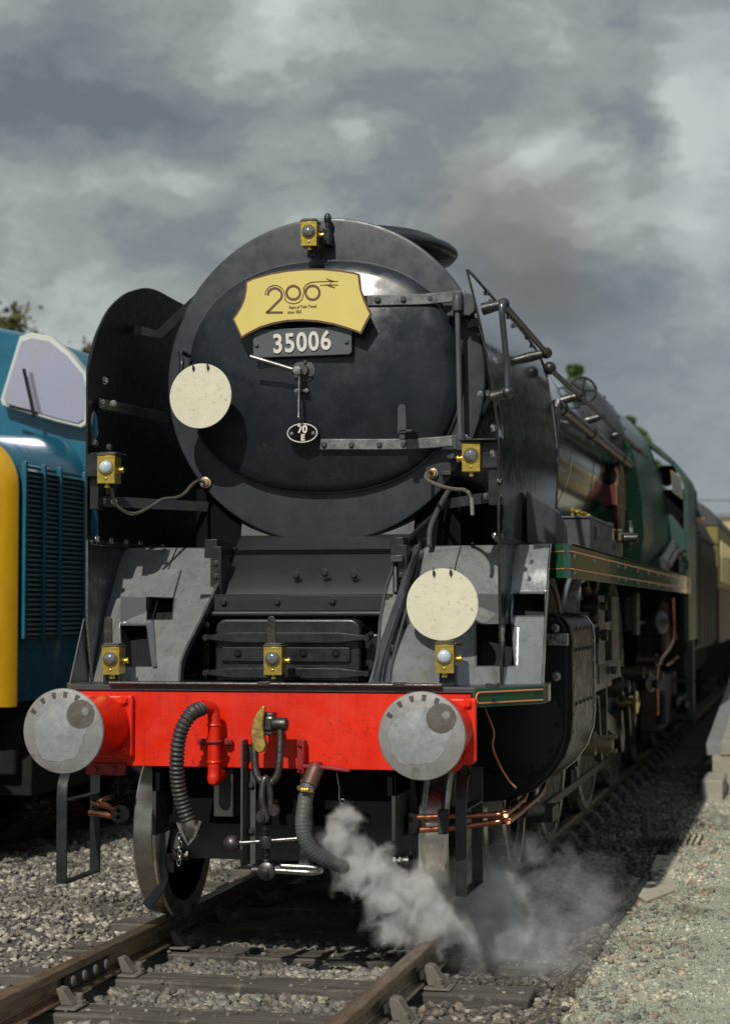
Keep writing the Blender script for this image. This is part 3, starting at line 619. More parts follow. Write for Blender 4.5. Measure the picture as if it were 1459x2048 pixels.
# draw hook, shackle and screw coupling
CY = .40
hk = pl([(527, 1411), (531, 1413), (529, 1430), (527, 1450), (529, 1470), (533, 1490), (528, 1503), (520, 1506), (511, 1500), (505, 1485), (504, 1462), (508, 1440), (516, 1424)], CY)
g = G(); g.prism(hk, 'y', CY-.02, CY+.02); g2 = G()
DRH = g.build('draw_hook', 'brasshook', LOCO, .014, seg=4)
a = [P3(537, 1446, .47)]; g = G(); g.lathe([(.034, -.03), (.040, -.02), (.040, .05), (.03, .06)], P3(540, 1447, .44), (0, 1, 0), 20)
g.lathe([(.030, 0), (.034, .01), (.034, .07), (.030, .08)], (P3(543, 1448, .42)[0], .42, P3(543, 1448, .42)[2]), (1, 0, 0), 20); g.box(P3(520, 1447, .44)[0], P3(548, 1447, .44)[0], .42, .50, P3(540, 1470, .44)[2], P3(540, 1425, .44)[2]); hkb = g.build('hook_shank', 'dsteel', LOCO, .008)
q = P3(572, 1448, .42); bolt(hkb, (q[0]-.01, .42, q[2]), (1, 0, 0), .018, 'dsteel')
def loopx(pts, r, m, par, name='link', sm=5): g = G(); g.tube(pts, r, 12, smooth=sm); return g.build(name, m, par)
g = G()
CP = tag(loopx([P3(561, 1452, .42), P3(560, 1500, .40), P3(556, 1545, .385), P3(545, 1562, .38), P3(534, 1568, .375), P3(522, 1562, .38), P3(512, 1545, .385), P3(509, 1500, .40), P3(512, 1462, .42)], .0195, 'dsteel', LOCO, 'coupling_shackle'), None)
loopx([P3(532, 1630, .34), P3(524, 1606, .34), P3(525, 1575, .35), P3(531, 1556, .36), P3(538, 1575, .37), P3(541, 1606, .37), P3(539, 1630, .37)], .0175, 'dsteel', CP, 'coupling_link')
q = P3(523, 1634, .33)
g = G(); g.lathe([(.030, 0), (.034, .006), (.034, .028), (.028, .034)], (q[0]+.006, .35, q[2]), (0, -1, 0), 22); g.lathe([(.016, 0), (.016, .018)], (q[0]+.006, .318, q[2]), (0, -1, 0), 14); g.lathe([(.028, 0), (.028, .03)], (q[0]+.05, .39, q[2]+.03), (0, -1, 0), 16); g.build('coupling_pin', 'dsteel', CP)
s0, s1 = P3(528, 1650, .345), P3(534, 1745, .345)
g = G(); rr = lambda t: .0195+.003*math.sin(t*190); g.tube([Vector(s0).lerp(Vector(s1), k/130) for k in range(131)], .02, 12, radii=rr); g.build('coupling_screw', 'dsteel', CP)
q = P3(532, 1684, .345); g = G(); g.lathe([(.029, -.03), (.031, -.024), (.031, .024), (.029, .03)], q, (0, 0, 1), 18); g.build('screw_nut', 'dsteel', CP)
b0, b1 = P3(464, 1687, .34), P3(594, 1677, .35); g = G(); g.tube([b0, b1], .0085, 10); g.tube([Vector(b0).lerp(Vector(b1), .10), Vector(b0).lerp(Vector(b1), .16)], .014, 12); TB = g.build('screw_handle', 'steel', CP)
g = G(); g.ball(b0, .043, 28); g.build('handle_ball', 'dsteel', TB)
q = P3(534, 1742, .34); g = G(); g.lathe([(.030, -.028), (.042, -.026), (.043, .02), (.030, .028), (.016, .03), (.016, .05), (.008, .052)], (q[0], q[1], q[2]), (0, -1, 0), 28); g.tube([P3(505, 1741, .36), P3(562, 1738, .36)], .021, 14); g.build('coupling_trunnion', 'dsteel', CP)
loopx([P3(552, 1741, .33), P3(600, 1744, .33), P3(625, 1745, .34), P3(640, 1742, .38), P3(638, 1738, .44), P3(610, 1734, .45), P3(560, 1732, .44)], .0145, 'steel', CP, 'coupling_bow', 6)
a = P3(606, 1716, .45); g = G(); g.prism([(a[0]-.03, a[2]-.06), (a[0]-.02, a[2]+.05), (a[0]+.01, a[2]+.08), (a[0]+.03, a[2]+.02), (a[0]+.035, a[2]-.06)], 'y', .46, .475); g.build('coupling_hanger', 'dsteel', LOCO, .004)
# upright angle behind the coupling
a, b = P3(490, 1478, .53), P3(508, 1730, .53)
g = G(); g.box(a[0], a[0]+.012, .45, .56, b[2], a[2]); g.box(a[0]+.012, a[0]+.05, .545, .557, b[2], a[2]); ub = g.build('coupling_bracket', 'framegrey', LOCO, .003)
for py, mm in ((1484, 'red'), (1532, 'red'), (1570, 'blackmatt'), (1662, 'blackmatt')): q = P3(501, py, .54); bolt(ub, (q[0]+.004, .545, q[2]), (0, -1, 0), .015, mm)
g = G(); a = P3(603, 1530, .56); g.box(a[0]-.01, a[0]+.05, .57, .59, .34, .84); g.build('bracket_plate', 'framegrey', LOCO, .003)
# steps hanging below the buffers
for s in (-1, 1):
    X0 = -1.08 if s < 0 else .935; X1 = X0+.052; zb = .262; yf, yb = .48, .95
    g = G(); g.loft([[(X0+dx, y+ty, z) for dx, ty in ((0, 0), (.055, 0), (.055, .012), (0, .012))] for y, z in ((yf, zb), (yf, .70), (yf+.01, .76), (yf+.04, .80), (yf+.09, .83))]); st = g.build('front_step', 'black', LOCO, .002)
    g = G(); g.loft([[(X0+dx, y+ty, z) for dx, ty in ((0, 0), (.055, 0), (.055, .012), (0, .012))] for y, z in ((yb, zb), (yb, .70), (yb+.0, .80), (yb+.0, .84))]); g.build('step_hanger', 'black', st, .002)
    for z in (zb, .665): g = G(); g.box(X0, X0+.055, yf+.012, yb, z, z+.008); g.build('step_tread', 'black', st, .002)
# ---- bogie frame behind the beam
g = G(); zb, zt = .34, .545; g.box(-.66, .66, 1.0, 1.03, zb, zt); BG = g.build('bogie_frame', 'framegrey', LOCO, .004)
g = G(); g.box(-.66, -.63, 1.03, 4.3, .34, .62); g.box(.63, .66, 1.03, 4.3, .34, .62); g.box(-.5, .5, 2.0, 2.9, .5, .9); g.build('bogie_side', 'void', BG, .004)
for s in (-1, 1):       # guard irons
    x = s*.66; P = [A(*q, Y=y_) for q, y_ in (((352, 1545), .97), ((343, 1600), .96), ((334, 1650), .95), ((322, 1719), .94), ((327, 1748), .93), ((325, 1768), .925), ((312, 1789), .91), ((292, 1813), .90))]; P = [(s*abs(q[0]), q[1], q[2]) for q in P]
    g = G(); g.strap(P, .05, .018, (1, 0, 0), smooth=3); gi = g.build('guard_iron', 'greyplate', BG, .003)
    g = G(); g.lathe([(.03, 0), (.035, .01), (.03, .05), (.02, .055), (.02, .09)], (x-s*.03, .95, .36), (-s, 0, 0), 14)
    for k in range(3): g.lathe([(.028, 0), (.028, .012)], (x-s*(.05+.03*k), .95, .36), (-s, 0, 0), 6)
    g.build('guard_iron_bolt', 'dsteel', gi)
    g = G(); g.box(x-s*.04, x+s*.03, .945, .96, .27, .37); g.build('guard_iron_foot', 'greyplate', gi, .003)
def wheel(x, y, r, spokes, par, name='bogie_wheel', m='tyre'):
    s = 1 if x > 0 else -1
    # flange inside, coned tread outside; axis points outward
    o = thing(name, None, None, (x, y, r), world=False); o.parent = par
    if par.get('at'): o.matrix_parent_inverse = Matrix.Translation(-Vector(par['at']))
    g = G(); g.lathe([(r-.075, -.068), (r+.018, -.070), (r+.030, -.062), (r+.030, -.050), (r+.012, -.040), (r+.002, -.030), (r-.004, .060), (r-.012, .070), (r-.075, .070), (r-.075, -.068)], (0, 0, 0), (s, 0, 0), 72)
    t = g.mesh('tyre', m, 25); link('tyre', t, o)
    g = G(); g.lathe([(.02, -.09), (.13, -.09), (.13, .10), (.06, .11), (.02, .11)], (0, 0, 0), (s, 0, 0), 28)
    g.lathe([(r-.15, -.045), (r-.072, -.05), (r-.072, .05), (r-.15, .045), (r-.15, -.045)], (0, 0, 0), (s, 0, 0), 60)
    for k in range(spokes):
        a = 2*math.pi*k/spokes; g.tube([(0, .1*math.cos(a), .1*math.sin(a)), (0, (r-.12)*math.cos(a), (r-.12)*math.sin(a))], .026, 8)
    link('wheel_centre', g.mesh('wheel_centre', 'black'), o); return o
for y in (1.34, 3.245):
    for s in (-1, 1): wheel(s*.748, y, .47, 10, LOCO)
    g = G(); g.tube([(-.7, y, .47), (.7, y, .47)], .08, 16); g.build('axle', 'void', LOCO)
# frame plates, plus black blocks added as the darkness under the engine
g = G(); g.box(-.58, .58, .75, .78, .55, 1.2)
g.box(-.45, .45, 4.3, 12.5, .35, 1.6); g.box(-.62, -.58, .6, 12.8, .72, 1.2); g.box(.58, .62, .6, 12.8, .72, 1.2); g.box(-.62, .62, 1.75, 12.8, 1.2, 1.9); g.box(-.75, .75, 1.72, 3.3, 1.9, 2.3); g.box(-.9, .9, 11.2, 13.0, .95, 1.9); g.box(-.6, .6, 1.5, 4.4, .95, 1.95); g.build('frame_and_dark_fill', 'void', LOCO)
for bx in ((-.30, -.20, .60, .75, .60, .86), (-.62, -.60, .60, 1.0, .5, .846), (.60, .62, .60, 1.0, .5, .846)): g = G(); g.box(*bx); g.build('frame_stay', 'blackmatt', LOCO, .004)
g = G(); g.prism([(.25, .60), (.62, .60), (.62, .84), (.42, .84)], 'y', 1.06, 1.10); g.prism([(-.25, .60), (-.62, .60), (-.62, .84), (-.42, .84)], 'y', 1.06, 1.10); g.build('red_stay', 'darkred', LOCO, .004)
# ---- saddle front sheet
g = G(); rows = []
for z, y in ((1.70, 1.25), (1.76, 1.29), (1.85, 1.41), (1.95, 1.56), (2.03, 1.68), (2.25, 1.74)): rows.append([(x, y, z) for x in lins(-.475, .50, 9)])
g.sheet(rows, .01); SAD = g.build('saddle_plate', 'blackmatt2', LOCO)
for px, py in ((593, 1151), (650, 1146), (708, 1150)): q = P3(px, py, 1.27); bolt(SAD, (q[0], 1.268, q[2]), (0, -1, 0), .016, 'blackmatt2')
g = G(); g.box(-.53, .50, 1.10, 1.12, 1.618, 1.70); g.box(-.53, .50, 1.10, 1.26, 1.70, 1.706); lp = g.build('lip_plate', 'blackmatt2', LOCO, .003)
for px, py in ((448, 1204), (555, 1203), (665, 1202), (774, 1201)): q = P3(px, py, 1.1); bolt(lp, (q[0], 1.10, q[2]), (0, -1, 0), .016, 'blackmatt2')
g = G(); g.tube([(-.545, 1.085, 1.603), (.50, 1.085, 1.603)], .017, 10); g.build('lip_angle', 'blackmatt2', lp)
for s in (-1, 1):       # bolted side columns beneath the smokebox
    g = G(); g.prism([(s*.44, 1.70), (s*.50, 1.70), (s*.50, 1.96), (s*.44, 1.96)] if s < 0 else [(.50, 1.70), (.56, 1.70), (.56, 1.96), (.50, 1.96)], 'y', 1.18, 1.30); g.prism([(s*.47, 1.90), (s*.54, 1.90), (s*.54, 2.0), (s*.47, 2.0)], 'y', 1.2, 1.5); cc = g.build('saddle_column', 'black', SAD, .003)
    for dz in (1.74, 1.80, 1.87): bolt(cc, (s*(.47 if s < 0 else .53), 1.18, dz), (0, -1, 0), .012, 'dsteel')
# ---- black panels standing for the unlit void, and access cover
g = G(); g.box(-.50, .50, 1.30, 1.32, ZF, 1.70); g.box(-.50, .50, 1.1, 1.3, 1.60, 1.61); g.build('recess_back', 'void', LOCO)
cx0, cx1 = A(433, 1300, Y=1.0)[0], A(722, 1300, Y=1.0)[0]; cz0, cz1 = ZF+.004, A(570, 1238, Y=1.0)[2]
def rrect(x0, x1, z0, z1, r, top_only=False):
    out = []
    for cx, cz, a0 in ((x1-r, z1-r, 0), (x0+r, z1-r, 90), (x0+r*(.3 if top_only else 1), z0+r*(.3 if top_only else 1), 180), (x1-r*(.3 if top_only else 1), z0+r*(.3 if top_only else 1), 270)):
        rr = r if (a0 < 180 or not top_only) else r*.3
        for k in range(7): t = R(a0+15*k); out.append((cx+rr*math.cos(t), cz+rr*math.sin(t)))
    return out
g = G(); g.prism(rrect(cx0, cx1, cz0, cz1, .055, True), 'y', .98, 1.28); AC = g.build('access_cover', 'black', LOCO, .012, seg=3)
mx = (cx0+cx1)/2; hw = (cx1-cx0)/2+.012
for zc in (A(570, 1275, Y=.96)[2], A(570, 1346, Y=.96)[2]):
    g = G(); tpts = [(mx-hw-.02, zc-.012), (mx-hw-.02, zc+.012), (mx-.28, zc+.027), (mx+.28, zc+.027), (mx+hw+.02, zc+.012), (mx+hw+.02, zc-.012), (mx+.28, zc-.027), (mx-.28, zc-.027)]
    g.prism(tpts, 'y', .935, .978); sg = g.build('cover_strap', 'black', AC, .004)
    for s in (-1, 1): g = G(); g.lathe([(.016, 0), (.016, .07)], (mx+s*(hw+.028), 1.0, zc), (0, -1, 0), 12); g.build('strap_pin', 'black', sg)
zc = A(570, 1309, Y=.96)[2]; g = G(); g.prism(rrect(cx0+.035, cx1-.05, zc-.038, zc+.038, .012), 'y', .962, .979); mb = g.build('cover_rib', 'black', AC, .004)
for px in (475, 540, 606, 671): q = P3(px, 1308, .955); g = G(); g.lathe([(.020, 0), (.020, .004), (.012, .005)], (q[0], .962, q[2]), (0, -1, 0), 16); g.build('nut_seat', 'void', mb); bolt(mb, (q[0], .958, q[2]), (0, -1, 0), .009, 'black')
q0, q1 = P3(728, 1267, 1.05), P3(758, 1335, 1.05); g = G(); g.box(q0[0], q1[0], 1.05, 1.10, q1[2], q0[2]); op = g.build('oil_pot', 'black', LOCO, .012, seg=3)
for px, py in ((742, 1268), (742, 1336)): q = P3(px, py, 1.05); bolt(op, (q[0], 1.05, q[2]), (0, -1, 0), .010, 'black')
g = G(); g.lathe([(.028, 0), (.034, .004), (.034, .012), (.02, .014)], P3(370, 1345, .95), (-.3, -1, 0), 18); g.build('ring_flange', 'dsteel', LOCO)
for px, py in ((388, 1353), (408, 1352), (412, 1250), (800, 1358), (812, 1358), (822, 1355), (788, 1358)): q = P3(px, py, 1.0); bolt(LOCO, q, (0, -1, 0), .013, 'black')
# ---- raised aprons (curved grey front sheets)
inner = [(357, 1371, .62), (360, 1325, .70), (375, 1290, .80), (399, 1244, .93), (430, 1180, 1.15), (457, 1120, 1.40), (459.5, 1096, 1.52)]
iz = [(A(a, b, Y=y)[2], A(a, b, Y=y)[0], y) for a, b, y in inner]; zi = [q[0] for q in iz]
outer = [A(a, b, X=1.27) for a, b in ((1082.5, 1368), (1085.4, 1313), (1089.7, 1213), (1092.6, 1178), (1095.5, 1126), (1099.8, 1089))]
oz = [q[2] for q in outer]; oy = [q[1] for q in outer]
ZT = 1.965
def apY(x, z):     # x>=0 distance from centre line
    xi = -fint(z, zi, [q[1] for q in iz]); yi = fint(z, zi, [q[2] for q in iz]); yo = fint(z, oz, oy)
    t = min(max((x-xi)/(1.27-xi), 0), 1); return yi+(yo-yi)*t
for s in (-1, 1):
    XE = 1.27 if s > 0 else 1.115
    rows = []
    for z in lins(ZF, ZT, 19):
        xi = -fint(z, zi, [q[1] for q in iz]); rows.append([(s*x, apY(x, z), z) for x in lins(xi, XE, 15)])
    g = G(); g.sheet(rows, .006, (0, -1, 0)); AP = g.build('apron_plate', 'apron', LOCO)
    g = G(); xs = []
    for z in lins(ZF, ZT-.09, 14): xi = -fint(z, zi, [q[1] for q in iz]); xs.append((s*(xi-.006), apY(xi, z)+.012, z))
    g.strap(xs, .045, .012, (0, 1, 0)); g.build('apron_flange', 'greyplate', AP)
    g = G(); g.box(min(s*.46, s*XE), max(s*.46, s*XE), 1.50, 3.2, ZT-.012, ZT+.0); g.build('upper_deck', 'greyplate', AP)
    # seam and beading
    g = G(); g.tube([(s*(.79-.03*(ZT-z)), apY(.79, z)-.007, z) for z in lins(ZF+.01, ZT, 12)], .003, 5); g.build('seam', 'black', AP)
    g = G(); g.tube([(s*(XE+.002), apY(XE, z)-.004, z) for z in lins(ZF, ZT, 14)], .0055, 6); g.build('bead', 'steel', AP)
    g = G(); rows = [[(s*(XE+.006), apY(XE, z)+dy, z) for dy in (.0, .045)] for z in lins(ZF-.02, ZT, 12)]; g.sheet(rows, .008, (s, 0, 0)); g.build('apron_edge', 'green' if s > 0 else 'greyplate', AP)
    # foot holds: a boxed step and dark recesses
    def patch(pp, off, m, name, par):
        v = []
        for px, py in pp:
            y = 1.0
            for _ in range(12): q = A(px, py, Y=y); y = .5*y+.5*(apY(min(abs(q[0]), 1.268), q[2])-off)
            v.append((q[0], y, q[2]))
        if m == 'void':
            cut = G(); cut.loft([[(q[0], q[1]-.08, q[2]) for q in v], [(q[0], q[1]+.16, q[2]) for q in v]]); co_ = cut.build('hole_cutter', None); bo = AP.modifiers.new('hole', 'BOOLEAN'); bo.operation = 'DIFFERENCE'; bo.solver = 'EXACT'; bo.object = co_
            me_ = bpy.data.meshes.new_from_object(AP.evaluated_get(bpy.context.evaluated_depsgraph_get())); AP.modifiers.clear(); AP.data = me_; bpy.data.objects.remove(co_)
            v = [(q[0], q[1]+off, q[2]) for q in v]; n = len(v); g = G(); g.add(v+[(q[0], q[1]+.15, q[2]) for q in v], [(i, (i+1) % n, n+(i+1) % n, n+i) for i in range(n)]+[tuple(range(n, 2*n))]); o_ = g.build(name, 'recess', par)
            g = G(); g.tube([Vector(q)+Vector((0, -.001, 0)) for q in v+v[:1]], .003, 5); g.build('foothold_rim', 'greyplate', o_.parent); return o_
        if m == 'never':
            g = G(); g.tube([Vector(q)+Vector((0, -.004, 0)) for q in v+v[:1]], .0045, 5); g.build('foothold_rim', 'apron', par)
        n = len(v); g = G(); g.add(v+[(a_, b_+.012, c_) for a_, b_, c_ in v], [tuple(range(n)), tuple(range(2*n-1, n-1, -1))]+[(i, (i+1) % n, n+(i+1) % n, n+i) for i in range(n)]); return g.build(name, m, par)
    def stepbox(px0, px1, py0, py1, off, par):
        q0 = A(px0, py0, Y=.8); 
        y = 1.0
        for _ in range(12): q = A((px0+px1)/2, py0, Y=y); y = .5*y+.5*(apY(min(abs(q[0]), 1.26), q[2])-off)
        a_, b_ = A(px0, py1, Y=y), A(px1, py0, Y=y); g = G(); g.prism([(y, a_[2]), (y, b_[2]), (y+off+.02, b_[2]), (apY(abs(a_[0]), a_[2])+.02, a_[2])], 'x', a_[0], b_[0]); return g.build('foot_step', 'stepgrey', par, .003)
    if s < 0:
        patch([(279, 1193), (345, 1195), (361, 1138), (300, 1140)], .03, 'apron', 'step_hood', AP)
        patch([(293, 1196), (347, 1197), (344, 1239), (293, 1240)], .006, 'void', 'foothold', AP)
        patch([(239, 1251), (298, 1251), (306, 1333), (243, 1333)], .015, 'void', 'foothold', AP)
        stepbox(241, 292, 1193, 1251, .10, AP)
        patch([(293, 1251), (306, 1240), (312, 1333), (304, 1333)], .02, 'stepgrey', 'step_cheek', AP)
    else:
        patch([(1025, 1187), (1089, 1187), (1087, 1232), (1024, 1232)], .016, 'void', 'foothold', AP)
        patch([(950, 1248), (1021, 1248), (1027, 1332), (951, 1332)], .02, 'void', 'foothold', AP)
        stepbox(952, 1020, 1187, 1248, .08, AP)
    for px in (.86, XE-.05): bolt(AP, (s*px, apY(px, 1.94)-.004, ZT+.006), (0, 0, 1), .010, 'dsteel')
    # gusset at the outer front corner
    if s < 0: g = G(); g.prism([(.70, ZF), (.98, ZF), (.93, 1.58), (.90, 1.58)], 'x', s*1.098, s*1.104); g.build('corner_gusset', 'greyplate', AP)
# conduits climbing the right apron edge
def cond(pp, r, m='black', sm=5, par=None, nm='conduit_pipe'):
    g = G(); g.tube([P3(*q) for q in pp], r, 10, smooth=sm); return g.build(nm, m, par or LOCO)
cd1 = G(); cd1.strap([P3(748, 1378, .62), P3(752, 1345, .68), P3(764, 1300, .76), P3(783, 1245, .88), P3(806, 1180, 1.05), P3(826, 1110, 1.3), P3(832, 1092, 1.4)], .05, .018, (.8, -.6, 0), smooth=4); CDT = cd1.build('conduit_channel', 'greyplate', LOCO, .003)
g = G(); q = P3(755, 1378, .60); g.box(q[0]-.04, q[0]+.045, .585, .66, ZF, ZF+.02); g.build('channel_foot', 'greyplate', CDT, .004)
cond([(762, 1372, .63), (768, 1335, .69), (782, 1280, .80), (803, 1215, .95), (822, 1140, 1.15), (838, 1092, 1.40), (838, 1082, 1.45), (858, 1078, 1.5)], .0115, 'black')
cond([(776, 1372, .66), (781, 1335, .72), (795, 1280, .84), (812, 1220, .97), (828, 1150, 1.2), (836, 1100, 1.4)], .009, 'greyplate')
cond([(791, 1185, 1.12), (791, 1120, 1.2), (796, 1100, 1.25), (830, 1066, 1.4), (880, 1020, 1.7), (905, 990, 1.9)], .015, 'black')
cond([(858, 1092, 1.42), (858, 1075, 1.45), (862, 1050, 1.5), (880, 1010, 1.6), (905, 968, 1.7)], .016, 'greyplate')
for px, py, y in ((794, 1117, 1.17), (800, 1225, .98), (775, 1297, .80)):
    q = P3(px, py, y-.02); g = G(); g.box(q[0]-.035, q[0]+.03, q[1]-.01, q[1]+.02, q[2]-.018, q[2]+.018); g.build('conduit_clip', 'greyplate', CDT, .004)
for px, py in ((806, 1238), (804, 1252)): q = P3(px, py, .95); bolt(CDT, q, (0, -1, 0), .018, 'blackmatt')
# ---- smoke deflectors
def dX(z): return 1.085 if z < 2.45 else 1.085-.16*((z-2.45)/.9)**1.5
def dXs(s, z): return dX(z) if s > 0 else 1.09-(.06*((z-2.85)/.55)**1.3 if z > 2.85 else 0)
def deflector(s):
    if s > 0: top = [(.90, 3.335), (1.1, 3.34), (1.67, 3.32), (2.53, 3.295), (3.2, 3.25), (3.45, 3.20), (3.56, 3.10)]
    else: top = [(.90, 2.85), (.914, 2.94), (.945, 3.02), (1.01, 3.12), (1.12, 3.235), (1.30, 3.335), (1.47, 3.39), (1.65, 3.43), (1.85, 3.445), (2.2, 3.44), (3.2, 3.43), (3.56, 3.35)]
    top = [(q[0], q[1]) for q in crom([(a_, b_, 0) for a_, b_ in top], 6)]
    ty, tz = [q[0] for q in top], [q[1] for q in top]
    ys = sorted(set(ty)); rows = []
    for y in ys:
        zt = float(fint(y, ty, tz)); rows.append([(s*dXs(s, z), y-(.0 if y < 2.6 else (y-2.6)*.5*(1-(z-1.985)/(zt-1.985))), z) for z in lins(1.985, zt, 20)])
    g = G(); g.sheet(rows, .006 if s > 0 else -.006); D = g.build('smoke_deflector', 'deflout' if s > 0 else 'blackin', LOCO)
    for py0, py1 in ((824, 877), (1014, 1080)):
        qa_, qb_ = A(180, py1, X=-1.09), A(195, py0, X=-1.09); y0_, y1_ = qa_[1], qb_[1]; r_ = (y1_-y0_)/2; cut = G()
        pp = [(y0_+r_+r_*math.cos(t), qb_[2]-r_+r_*math.sin(t)) for t in [math.pi*k/8 for k in range(9)]]+[(y0_+r_+r_*math.cos(t), qa_[2]+r_+r_*math.sin(t)) for t in [math.pi+math.pi*k/8 for k in range(9)]]
        cut.prism(pp, 'x', s*1.0, s*1.2); co_ = cut.build('slot_cutter', None); bo = D.modifiers.new('slot', 'BOOLEAN'); bo.operation = 'DIFFERENCE'; bo.solver = 'EXACT'; bo.object = co_
        me_ = bpy.data.meshes.new_from_object(D.evaluated_get(bpy.context.evaluated_depsgraph_get())); D.modifiers.clear(); D.data = me_; bpy.data.objects.remove(co_)
    # edge beading
    g = G(); g.tube([(s*dXs(s, z), .90, z) for z in lins(1.98, tz[0], 16)]+[(s*dXs(s, z)+s*.002, y, z) for y, z in zip(ty[1:], tz[1:])]+[(s*dXs(s, z), 3.56-.48*(1-(z-1.985)/(tz[-1]-1.985)), z) for z in lins(tz[-1], 2.0, 10)], .0065, 6); g.build('edge_bead', 'dsteel' if s > 0 else 'black', D)
    # lower leg down to the footplate
    low = [(.90, 1.99), (.91, 1.7), (.92, 1.5), (.96, ZF), (1.06, ZF), (1.06, 1.5), (1.16, 1.66), (1.40, 1.72), (1.42, 1.99)] if s > 0 else [(.90, 1.99), (.90, 1.55), (.93, 1.40), (.98, ZF), (1.10, ZF), (1.15, 1.45), (1.25, 1.60), (1.50, 1.76), (1.52, 1.99)]
    g = G(); g.prism(low, 'x', s*1.083, s*1.089); g.build('deflector_leg', 'black', D)
    g = G(); g.tube([(s*1.086, y, z) for y, z in low[:4]], .007, 6); g.build('leg_bead', 'dsteel' if s > 0 else 'steel', D)
    g = G(); g.box(min(s*1.06, s*1.10), max(s*1.06, s*1.10), .92, 3.0, 1.965, 1.99); g.build('deflector_angle', 'black', D, .003)
    for y in (.97, 1.18, 1.42, 1.65): bolt(D, (s*1.06 if s < 0 else 1.06, y, 1.995), (-s, 0, 0), .015, 'steel')
    # stays to the smokebox
    for z, yy, x1 in ((2.72, 1.0, .86), (2.20, 1.02, .66)):
        q0 = Vector((s*(dXs(s, z)-.02), yy+.02, z)); q1 = Vector((s*x1, RY+.12, z-.03 if z > 2.5 else z)); g = G(); g.strap([q0, q1], .055, .010, (0, 0, 1)); st = g.build('deflector_stay', 'greyplate' if z < 2.5 else 'black', D, .002)
        bolt(st, q0+Vector((-s*.02, -.0, 0)), (-s, -.3, 0), .014, 'steel'); bolt(st, q0+Vector((-s*.07, .03, 0)), (-s*.3, -1, 0), .012, 'steel')
    q0 = Vector((s*(dXs(s, 3.2)-.01), 1.5, 3.18)); g = G(); g.strap([q0, q0+Vector((-s*.12, .08, -.02)), (s*.70, 1.72, 3.42)], .05, .01, (0, 0, 1)); g.build('deflector_stay', 'black', D)
    g = G(); g.box(min(s*1.03, s*1.08), max(s*1.03, s*1.08), .915, .99, 2.15, 2.45); g.build('lamp_bracket', 'black', D, .004)
    return D
DR = deflector(1); DL = deflector(-1)
# slots in the left sheet, seen as pale openings
for z0, z1, m in ((2.545, 2.70, 'slot'), (2.03, 2.18, 'slot2')): pass
# bolts on outer face of right sheet
for px, py in ((989, 721), (984, 856), (983, 907), (997, 963), (997, 963)): q = A(px, py, X=1.09); bolt(DR, (1.089, q[1], q[2]), (1, -.2, 0), .014, 'steel')
for px, py in ((973, 585), (981, 604), (1016, 633), (1026, 651), (1053, 674), (1063, 691)):
    q = A(px, py, X=1.0); 
    X_ = 1.0
    for _ in range(30): q = A(px, py, X=X_); X_ = .5*X_+.5*dX(min(max(q[2], 2.4), 3.3))
    bolt(DR, (dX(q[2])+.002, q[1], q[2]), (1, 0, .3), .012, 'greyplate')
for px, py in ((210, 761), (208, 814), (190, 887), (218, 895)): q = A(px, py, X=-1.075); bolt(DL, (-1.078, q[1], q[2]), (1, -.4, 0), .015, 'steel')
# handrails on the right sheet
v0, v1 = A(1003, 607, X=1.15), A(1014, 785, X=1.165)
g = G(); g.tube([(v1[0], v1[1], v1[2]), (v1[0]+.0, v1[1]-.01, v1[2]+.12), A(1010, 700, X=1.16), (v0[0], v0[1], v0[2]-.05), (v0[0]+.0, v0[1]+.01, v0[2]), (v0[0], v0[1]+.06, v0[2]+.006)], .0155, 12, smooth=6); VR = g.build('grab_rail', 'steelblue', DR)
def stanch(p, X0, par, r=.02, m='dsteel'):
    p = Vector(p); b = Vector((max(X0, p.x-.105), p.y+.015, p.z-.02)); g = G(); g.tube([b, p], r, 12, radii=lambda t: .032 if t < .08 else (.030-.010*(t-.08)/.25 if t < .33 else .020+.006*math.sin(t*9))); g.ball(p, .031, 14); return g.build('rail_stanchion', m, par)
stanch(v1, 1.09, VR); stanch((v0[0], v0[1]+.05, v0[2]+.005), dX(v0[2])+.005, VR)
t0, t1 = Vector((v0[0], v0[1]+.05, v0[2]+.005)), Vector(A(1092, 706, X=1.09))
g = G(); g.tube([t0, t1], .017, 12); TRL = g.build('top_rail', 'dsteel', DR); stanch(t1, dX(t1.z)+.0, TRL)
g = G(); g.ball(t1, .035, 14); g.build('rail_knob', 'dsteel', TRL)
# ---- side valance with lining and rivets
VX = 1.372; zt, zb = 1.972, 1.79; y0, y1 = 1.62, 12.15
vp = [A(1103, 1088, Z=zt), A(1152, 1088, Z=zt)]
P = [(vp[0][0]-.0, vp[0][1]-.02), (1.335, 1.50), (VX, 1.56), (VX, 12.15)]
for s in (1, -1):
    if s < 0: P = [(1.10, 1.9), (1.10, 12.15)]; VX = 1.102
    g = G(); g.loft([[(s*x, y, zt), (s*x, y, zb), (s*(x-.012), y+.01, zb), (s*(x-.012), y+.01, zt)] for x, y in P]); VL = g.build('valance', 'green', LOCO, .002)
    g = G(); g.box(min(s*1.0, s*VX), max(s*1.0, s*VX), 1.60, 12.15, zt-.01, zt+.002); g.build('running_board', 'greyplate', VL)
    g = G()
    for z in (zt-.042, zb+.048): g.tube([(s*(x+.003), y-.003, z) for x, y in P], .0042, 6)
    g.build('lining', 'orange', VL)
    if s > 0:
        for z in (zt-.065, zb+.03):
            for y in (1.62, 2.6, 3.4, 4.1, 4.6, 5.6, 6.6, 7.6, 8.6, 9.6): bolt(VL, (VX+.001, y, z), (1, 0, 0), .010, 'steel')
